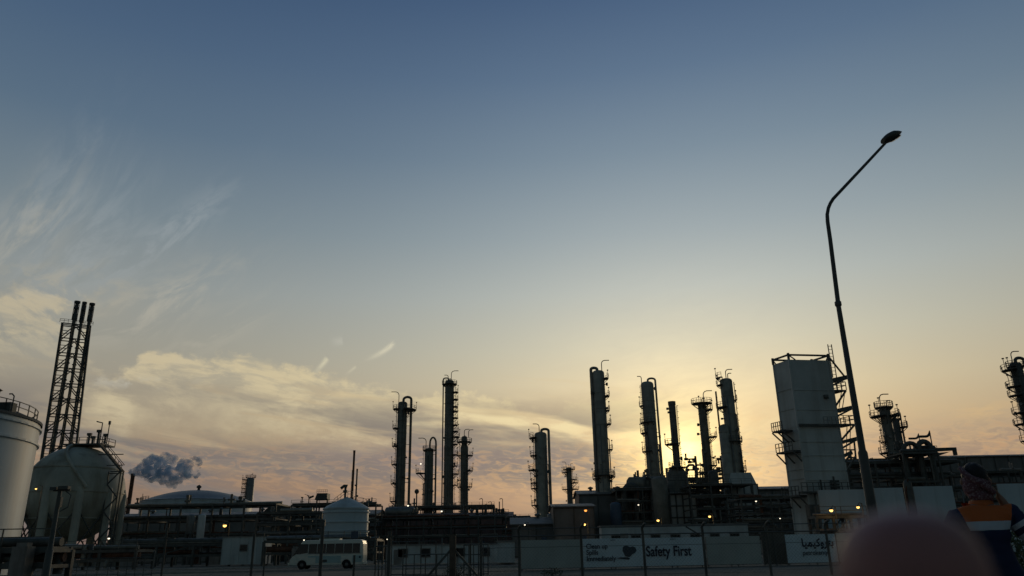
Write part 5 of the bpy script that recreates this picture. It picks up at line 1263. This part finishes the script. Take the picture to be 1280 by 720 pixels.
# tubular gates / scaffold barriers
def barrier(label, px0, px1, pyT, D, nx, nz, r_=.03, zb=.1):
    a, b = at(px0, pyT, D), at(px1, pyT, D); H = (a.z + b.z) / 2; L = b.x - a.x; root = thing('tubular_barrier', label, 'barrier', (a.x, D, 0), 0, 'tubular barriers'); mb = MB()
    for i in range(nx + 1): mb.tube([(L * i / nx, 0, 0), (L * i / nx, 0, H)], r_, 6)
    mb.build('uprights', 'steel', root); mb = MB()
    for i in range(nz + 1): z = zb + (H - zb) * i / nz; mb.tube([(0, 0, z), (L, 0, z)], r_ * .9, 6)
    mb.build('rails', 'steel', root)
barrier('narrow barrier of upright tubes between minibus and thick post', 470, 487, 683, 43, 4, 2)
barrier('wide low tubular barrier left of the braced timber post', 504, 560, 693, 44, 4, 2)
barrier('dense barrier of upright tubes right of the braced timber post', 580, 610, 681, 45, 5, 3)
barrier('tall open tube frame in front of the white cabins', 490, 545, 677, 47, 3, 1)
barrier('low rail fence at the foot of the pipe rack', 150, 192, 697, 60, 4, 2)
barrier('rail fence below the legs of the spherical tank', 85, 150, 698, 62, 5, 2)

# near lamp pole on the left with a flood head
c = at(71, 613, 24); root = thing('floodlight_pole', 'thick leaning looking pole with an unlit twin floodlight head, in front of the sphere', 'lamp post', (at(62, 690, 24).x, 24, 0))
mb = MB(); mb.tube([(0, 0, 0), (0, 0, 1.5), (0, 0, 1.52), (0, 0, c.z)], [.11, .10, .075, .055], 12); mb.build('pole', 'steel', root)
mb = MB(); mb.beam((-.2, 0, c.z), (.32, 0, c.z), .05); mb.box((-.16, -.04, c.z + .05), (.2, .16, .09)); mb.box((.14, -.04, c.z + .07), (.3, .16, .1)); mb.tube([(.15, 0, c.z), (.36, 0, c.z - .15), (.32, 0, c.z - .5), (.1, 0, c.z - .62)], .018, 6); mb.box((.05, 0, c.z - .35), (.1, .12, .3)); mb.build('floodlight_head', 'steel', root)

# ================================================================== STREET LAMP
D = 15.0; b0 = at(1084, 600, D); root = thing('street_lamp', 'tall grey street lamp with a bent arm and leaf shaped head against the sky', 'street lamp', (b0.x, D, 0))
X0 = b0.x; loc = lambda px, py: (at(px, py, D).x - X0, 0, at(px, py, D).z)
k = loc(1051, 382); zc = k[2]
mb = MB(); mb.tube([(0, 0, 0), (0, 0, .06), (0, 0, 2.9), (0, 0, 2.95), (0, 0, zc)], [.092, .09, .088, .066, .048], 16)
mb.lathe([(.2, 0), (.2, .03), (.115, .03)], n=16, smooth=False)
mb.build('pole', 'steel', root)
mb = MB(); mb.lathe([(.048, -.02), (.066, 0), (.066, .08), (.045, .10)], (0, 0, zc), 16); mb.build('collar', 'steel', root)
a = [loc(*q) for q in ((1037.8, 300), (1034.5, 277), (1034, 268), (1035.5, 260), (1038, 254), (1041.5, 248.5), (1050, 239.5), (1080, 207.5), (1108, 177.5))]
mb = MB(); mb.tube([(0, 0, zc)] + a, [.046, .042, .040, .038, .037, .036, .036, .034, .032, .029], 12); mb.build('arm', 'steel', root)
# leaf-shaped luminaire
p0 = Vector(loc(1104.0, 176.5)); p1 = Vector(loc(1127, 164.5)); d = (p1 - p0); Ld = d.length; d.normalize(); up = Vector((-d.z, 0, d.x)); yv = Vector((0, 1, 0))
mb = MB(); ns = 14; ring = []
for i in range(ns + 1):
    t = i / ns; w_ = .19 * (math.sin(PI * min(1, t * .92 + .1) ** .85) ** .7) if t < .97 else .012; tu = .105 * max(.05, math.sin(PI * min(1, t * .80 + .17)) ** .8) * (1 if t < .6 else (1 - (t - .6) * 1.9)); tl = -.085 * max(.08, math.sin(PI * min(.97, t * .85 + .12)) ** .9)
    tu = max(tu, .008); c_ = p0 + d * Ld * t
    for k_ in range(14):
        a_ = 2 * PI * k_ / 14; cc, ss = math.cos(a_), math.sin(a_); ring.append(c_ + yv * (w_ * cc) + up * (tu * ss if ss > 0 else -tl * ss))
fs = [(i * 14 + k_, i * 14 + (k_ + 1) % 14, (i + 1) * 14 + (k_ + 1) % 14, (i + 1) * 14 + k_) for i in range(ns) for k_ in range(14)]
mb._add(ring, fs, True); mb._add(ring[:14], [tuple(range(14))]); mb._add(ring[-14:], [tuple(reversed(range(14)))])
hd = mb.build('lamp_head', 'steel', root)
mb = MB(); mb.lathe([(.01, -.02), (.08, -.015), (.1, .0)], (0, 0, 0), 14); 
mm = Matrix((d, yv, up)).transposed(); mb.v = [tuple(mm @ Vector((x * 1.5, y * 1.2, z)) + p0 + d * Ld * .55 - up * .075) for x, y, z in mb.v]; mb.build('lens', 'glass', hd)

# ================================================================== PERSON
def skin_mesh(name, verts, edges, radii, m, root_i=0, sub=2, parent=None, smooth=True, post=None):
    me = bpy.data.meshes.new(name); me.from_pydata([tuple(v) for v in verts], edges, []); o = bpy.data.objects.new(name, me); col.objects.link(o)
    sk = o.modifiers.new('s', 'SKIN'); sk.use_smooth_shade = True
    if not me.skin_vertices: 
        me.attributes
    lay = me.skin_vertices[0] if me.skin_vertices else None
    if lay is None:
        bpy.context.view_layer.objects.active = o; bpy.ops.mesh.customdata_skin_add(); lay = me.skin_vertices[0]
    for i, r_ in enumerate(radii):
        lay.data[i].radius = r_ if isinstance(r_, tuple) else (r_, r_); lay.data[i].use_root = (i == root_i)
    sb = o.modifiers.new('b', 'SUBSURF'); sb.levels = sub; sb.render_levels = sub
    dg = bpy.context.evaluated_depsgraph_get(); me2 = bpy.data.meshes.new_from_object(o.evaluated_get(dg)); me2.name = name
    o.modifiers.clear(); o.data = me2
    me2.polygons.foreach_set('use_smooth', [True] * len(me2.polygons)); me2.materials.clear()
    for k_ in (m if isinstance(m, (list, tuple)) else [m]): me2.materials.append(M[k_])
    if post: post(me2)
    if parent: o.parent = parent
    return o
def person():
    D = 5.6; T = at(1226, 577, D); S = T.z / 1.80
    root = thing('person', 'worker from behind in navy overalls with orange yoke and patterned headscarf, hand at ear', 'person', (T.x - .06, D, 0), R(-20)); root.scale = (S, S, S)
    # joints (x right, y away from the camera, z up) metres at 1.80
    J = dict(pel=(0.03, 0, .96), wai=(.02, .0, 1.12), che=(.0, .0, 1.30), upc=(-.005, .0, 1.42), nek=(-.0, .015, 1.505), hd0=(.0, .03, 1.58), hd1=(.0, .045, 1.66), hd2=(.0, .04, 1.735),
             ls=(-.175, .0, 1.405), le=(-.305, -.01, 1.17), lw=(-.16, .17, 1.03), lh=(-.10, .22, 1.0),
             rs=(.175, .0, 1.405), re=(.285, -.06, 1.225), rw=(.165, -.035, 1.44), rh=(.125, .0, 1.53),
             lhip=(-.095, 0, .90), lk=(-.11, .03, .50), la=(-.12, -.01, .09), lt=(-.13, .15, .035), rhip=(.115, 0, .90), rk=(.14, .02, .50), ra=(.16, -.02, .09), rt=(.18, .14, .035))
    def fingers(V, Eg, Rd, wrist_i, base, dirv, palmv, curl, length=.085):
        dirv = Vector(dirv).normalized(); palmv = Vector(palmv).normalized(); sidev = dirv.cross(palmv).normalized(); b = Vector(base)
        for k_, (o_, l_) in enumerate(((-.032, .92), (-.011, 1.05), (.011, 1.0), (.031, .78))):
            p = b + sidev * o_ + dirv * .035; prev = wrist_i
            i0 = len(V); V.append(p); Rd.append(.0095); Eg.append((wrist_i, i0)); prev = i0; dcur = dirv.copy()
            for seg in (.42, .33, .25):
                dcur = (dcur + palmv * curl).normalized(); p = p + dcur * length * l_ * seg; V.append(p); Rd.append(.0085 if seg > .3 else .0075); Eg.append((prev, len(V) - 1)); prev = len(V) - 1
        p = b - sidev * .030 - dirv * .02; i0 = len(V); V.append(p); Rd.append(.012); Eg.append((wrist_i, i0)); p = p + (-sidev * .8 + dirv * .6 + palmv * .3).normalized() * .032; V.append(p); Rd.append(.0105); Eg.append((i0, i0 + 1)); p = p + (-sidev * .2 + dirv + palmv * .4).normalized() * .028; V.append(p); Rd.append(.009); Eg.append((i0 + 1, i0 + 2))
    names = ['pel', 'wai', 'che', 'upc', 'nek', 'hd0', 'hd1', 'hd2', 'ls', 'le', 'lw', 'lh', 'rs', 're', 'rw', 'rh', 'lhip', 'lk', 'la', 'lt', 'rhip', 'rk', 'ra', 'rt']
    I = {n_: i for i, n_ in enumerate(names)}
    V = [Vector(J[n_]) for n_ in names]
    Eg = [(I[a_], I[b_]) for a_, b_ in (('pel', 'wai'), ('wai', 'che'), ('che', 'upc'), ('upc', 'nek'), ('nek', 'hd0'), ('hd0', 'hd1'), ('hd1', 'hd2'), ('upc', 'ls'), ('ls', 'le'), ('le', 'lw'), ('lw', 'lh'), ('upc', 'rs'), ('rs', 're'), ('re', 'rw'), ('rw', 'rh'), ('pel', 'lhip'), ('lhip', 'lk'), ('lk', 'la'), ('la', 'lt'), ('pel', 'rhip'), ('rhip', 'rk'), ('rk', 'ra'), ('ra', 'rt'))]
    Rd = [(.13, .10), (.12, .09), (.135, .10), (.11, .085), .055, (.068, .08), (.078, .095), (.055, .07), .058, .042, .028, (.036, .018), .058, .042, .028, (.036, .018), .085, .058, .04, .035, .085, .058, .04, .035]
    fingers(V, Eg, Rd, I['rh'], J['rh'], (-.15, .05, 1), (-1, .2, .0), .35); fingers(V, Eg, Rd, I['lh'], J['lh'], (.8, .5, -.3), (.2, -1, -.3), .3)
    body = skin_mesh('body', V, Eg, Rd, 'skin', 0, 2, root)
    # face: nose, ears, eyes (turned away from the camera)
    mb = MB(); mb.tube([(.0, .135, 1.675), (.0, .155, 1.645), (.0, .135, 1.628)], [.008, .016, .012], 8)
    for s_ in (-1, 1): mb.lathe([(.003, -.03), (.016, -.015), (.02, .01), (.01, .03)], (s_ * .083, .03, 1.655), 8)
    mb.build('nose_and_ears', 'skin', root)
    mb = MB()
    for s_ in (-1, 1): mb.lathe([(.001, -.011), (.010, -.006), (.011, .004), (.001, .011)], (s_ * .032, .125, 1.672), 8)
    mb.build('eyes', 'white', root)
    # overalls: jacket with sleeves, trousers
    names2 = ['pel', 'wai', 'che', 'upc', 'nek', 'ls', 'le', 'lw', 'rs', 're', 'rw', 'lhip', 'lk', 'la', 'rhip', 'rk', 'ra']
    I2 = {n_: i for i, n_ in enumerate(names2)}; V2 = [Vector(J[n_]) for n_ in names2]; V2[I2['nek']] = Vector((0, .012, 1.492))
    V2[I2['lw']] = Vector(J['lw']); V2[I2['rw']] = Vector(J['rw']) * 1.28 - Vector(J['re']) * .28; V2[I2['la']] = Vector((-.12, -.005, .12)); V2[I2['ra']] = Vector((.16, -.015, .12))
    E2 = [(I2[a_], I2[b_]) for a_, b_ in (('pel', 'wai'), ('wai', 'che'), ('che', 'upc'), ('upc', 'nek'), ('upc', 'ls'), ('ls', 'le'), ('le', 'lw'), ('upc', 'rs'), ('rs', 're'), ('re', 'rw'), ('pel', 'lhip'), ('lhip', 'lk'), ('lk', 'la'), ('pel', 'rhip'), ('rhip', 'rk'), ('rk', 'ra'))]
    R2 = [(.165, .13), (.155, .125), (.17, .13), (.16, .125), (.105, .09), .082, .068, .056, .082, .068, .060, .115, .085, .075, .115, .085, .075]
    le, lw, re, rw = (Vector(J[k_]) for k_ in ('le', 'lw', 're', 'rw'))
    M['overalls'] = overalls_mat(le, lw, re, rw)
    def paint(me):
        return
    def wrinkle(me):
        import mathutils
        for v in me.vertices:
            n_ = mathutils.noise.noise(v.co * 9) * .012 + mathutils.noise.noise(v.co * Vector((6, 6, 22))) * .008
            v.co += v.normal * n_
        me.update(); paint(me)
    jacket = skin_mesh('overalls', V2, E2, R2, ['overalls'], 0, 3, root, post=wrinkle)
    # collar
    mb = MB(); mb.lathe([(.085, 1.475), (.082, 1.50), (.074, 1.525), (.069, 1.52), (.075, 1.48)], (0, .012, 0), 20); mb.build('collar', 'orange', root)
    # hair / knitted crown above the scarf
    def ell(name, c_, r_, m, rot=(0, 0, 0), zmin=-1, zmax=1, nz=.0, sd=0, n=26):
        mb = MB(); prof = []
        for i in range(n + 1):
            t = -PI / 2 + PI * i / n; s_ = math.sin(t)
            if zmin <= s_ <= zmax: prof.append((max(.001, math.cos(t)), s_))
        mb.lathe(prof, n=36); mr = Euler(rot).to_matrix(); out_ = []
        import mathutils
        for v in mb.v:
            p = Vector(v); k_ = 1 + nz * mathutils.noise.noise(p * 4 + Vector((sd, 0, 0))) + nz * .6 * mathutils.noise.noise(Vector((p.x * 3, p.y * 3, p.z * 14 + p.x * 5 + sd)))
            out_.append(tuple(mr @ Vector((p.x * r_[0] * k_, p.y * r_[1] * k_, p.z * r_[2] * k_)) + Vector(c_)))
        mb.v = out_; o = mb.build(name, m, root); sb = o.modifiers.new('b', 'SUBSURF'); sb.levels = 1; sb.render_levels = 1; return o
    ell('hair', (.0, .035, 1.70), (.086, .102, .098), 'hair', (0, 0, 0), -.5, 1, .05, 3)
    ell('headscarf', (.0, .03, 1.655), (.092, .108, .118), 'scarf', (R(8), R(22), 0), -.98, .42, .10, 5)
    ell('scarf_fold', (.01, .02, 1.555), (.082, .09, .06), 'scarf', (R(-6), R(10), 0), -1, 1, .16, 9)
    mb = MB(); mb.tube([(-.086, -.005, 1.76), (-.08, -.045, 1.725), (-.05, -.072, 1.685), (0, -.085, 1.65), (.05, -.074, 1.605), (.085, -.035, 1.575)], [.014, .02, .022, .024, .022, .018], 10); mb.build('scarf_band', 'scarf', root)
    # boots
    for s_, x, y in ((-1, -.125, .0), (1, .165, -.01)):
        mb = MB(); mb.tube([(x, y - .03, .2), (x, y - .03, .08), (x, y + .02, .05), (x + .015 * s_, y + .12, .045), (x + .02 * s_, y + .19, .035)], [.06, .058, .055, .052, .035], 14); mb.box((x + .01 * s_, y + .07, .012), (.1, .28, .024)); mb.build('boot', 'boot', root)
    return root
person()

# ================================================================== PHOTOGRAPHER'S FINGER at the lens
def finger():
    P = ray(1141, 721); dist = .100; tip = P * dist + Vector((0, 0, EYE))      # centre of the finger pad
    r_ = .0096
    ax = Vector((.10, .12, -1)).normalized(); sidev = Vector((1, 0, .1)).normalized(); pv = ax.cross(sidev).normalized()
    V = []; Eg = []; Rd = []
    def chain(p0, dirs, radii, start=None):
        prev = start; p = Vector(p0)
        for i, (dd, r0) in enumerate(zip([Vector((0, 0, 0))] + dirs, radii)):
            p = p + dd; V.append(p.copy()); Rd.append(r0); j = len(V) - 1
            if prev is not None: Eg.append((prev, j))
            prev = j
        return prev
    # palm root first
    palm = tip + ax * .095 + sidev * .022; V.append(palm); Rd.append((.026, .014)); V.append(palm + ax * .045); Rd.append((.028, .017)); Eg.append((0, 1)); V.append(palm + ax * .085); Rd.append((.024, .018)); Eg.append((1, 2)); V.append(palm + ax * .17); Rd.append((.030, .026)); Eg.append((2, 3))
    # index finger raised to the lens
    chain(palm - ax * .014 - sidev * .022, [-ax * .024, -ax * .024, -ax * .018], [.0098, .0092, .0090, .0090], 0); i0 = len(V) - 1
    V.append(tip - ax * .004); Rd.append(.0084); Eg.append((i0, i0 + 1)); V.append(tip - ax * .0075); Rd.append(.0036); Eg.append((i0 + 1, i0 + 2))
    # other fingers curled towards the camera side
    for o_, l_ in ((.0, 1.0), (.019, .94), (.036, .76)):
        chain(palm + sidev * o_ - ax * .010, [-ax * .018 * l_ - pv * .012, -pv * .022 * l_ + ax * .006, ax * .020 * l_ - pv * .002, ax * .012 * l_ + pv * .008], [.0098, .0095, .009, .0085, .0075], 0)
    chain(palm + ax * .03 - sidev * .028, [-sidev * .016 + ax * .004, sidev * .002 - ax * .018, sidev * .008 - ax * .014], [.0125, .0115, .0105, .0085], 1)
    root = thing('photographer_hand', 'blurred dark fingertip of the photographer poking up at the lower edge', 'hand', tuple(palm))
    h = skin_mesh('hand', [v - palm for v in V], Eg, Rd, 'finger', 1, 3, root)
    mb = MB(); fb = tip - palm
    near = [v.co for v in h.data.vertices if abs((v.co - (fb + ax * .010)).dot(ax)) < .003 and (v.co - fb).length < .03]
    cn = sum(near, Vector()) / len(near); rn = sum((v - cn).length for v in near) / len(near); fb = cn - ax * .004
    vs = []
    for i in range(7):
        for j in range(5):
            t = -1 + 2 * i / 6; u_ = j / 4; n_ = (sidev * math.sin(t * .8) - pv * math.cos(t * .8)); vs.append(fb + n_ * rn * 1.02 + ax * (-.004 + u_ * .011))
    mb._add(vs, [(i * 5 + j, i * 5 + j + 1, (i + 1) * 5 + j + 1, (i + 1) * 5 + j) for i in range(6) for j in range(4)], True); mb.build('nail', 'nail', root)
finger()

# scrub and stones at the very bottom
def scrub(label, px, py, D, w_, h_, seed, leaves=260):
    c = at(px, py, D); rng = random.Random(seed); mb = MB(); st_ = MB()
    for k in range(9):
        a_ = rng.uniform(0, 2 * PI); l_ = rng.uniform(.4, 1); e = Vector((math.cos(a_) * w_ * .5 * l_, math.sin(a_) * w_ * .35 * l_, h_ * rng.uniform(.5, 1)))
        st_.tube([(0, 0, 0), e * .5 + Vector((0, 0, h_ * .1)), e], [.02, .012, .005], 5)
    for k in range(leaves):
        a_ = rng.uniform(0, 2 * PI); q = rng.random() ** .5; p = Vector((math.cos(a_) * w_ * .5 * q, math.sin(a_) * w_ * .4 * q, h_ * (rng.uniform(.1, 1) * (1 - .4 * q)))); d1 = Vector((rng.gauss(0, 1), rng.gauss(0, 1), rng.gauss(0, 1))).normalized() * .07 * rng.uniform(.5, 1.4); d2 = Vector((rng.gauss(0, 1), rng.gauss(0, 1), rng.gauss(0, 1))).normalized() * .035
        mb.poly([p, p + d1 * .5 + d2, p + d1, p + d1 * .5 - d2])
    root = thing('scrub_bush', label, 'bush', (c.x, D, 0), 0, 'low scrub bushes'); mb.build('foliage', 'foliage', root); st_.build('stem', 'wood', root)
scrub('dark scrub bush at the foot of the braced timber post', 571, 715, 40.5, 1.5, .8, 1)
scrub('low dark shrub behind the elbow of the worker at the frame edge', 1283, 672, 13, 2.6, 1.75, 2, 4200)
scrub('sparse scrub at the foot of the first bent topped post', 690, 716, 43, 1.2, .45, 3)
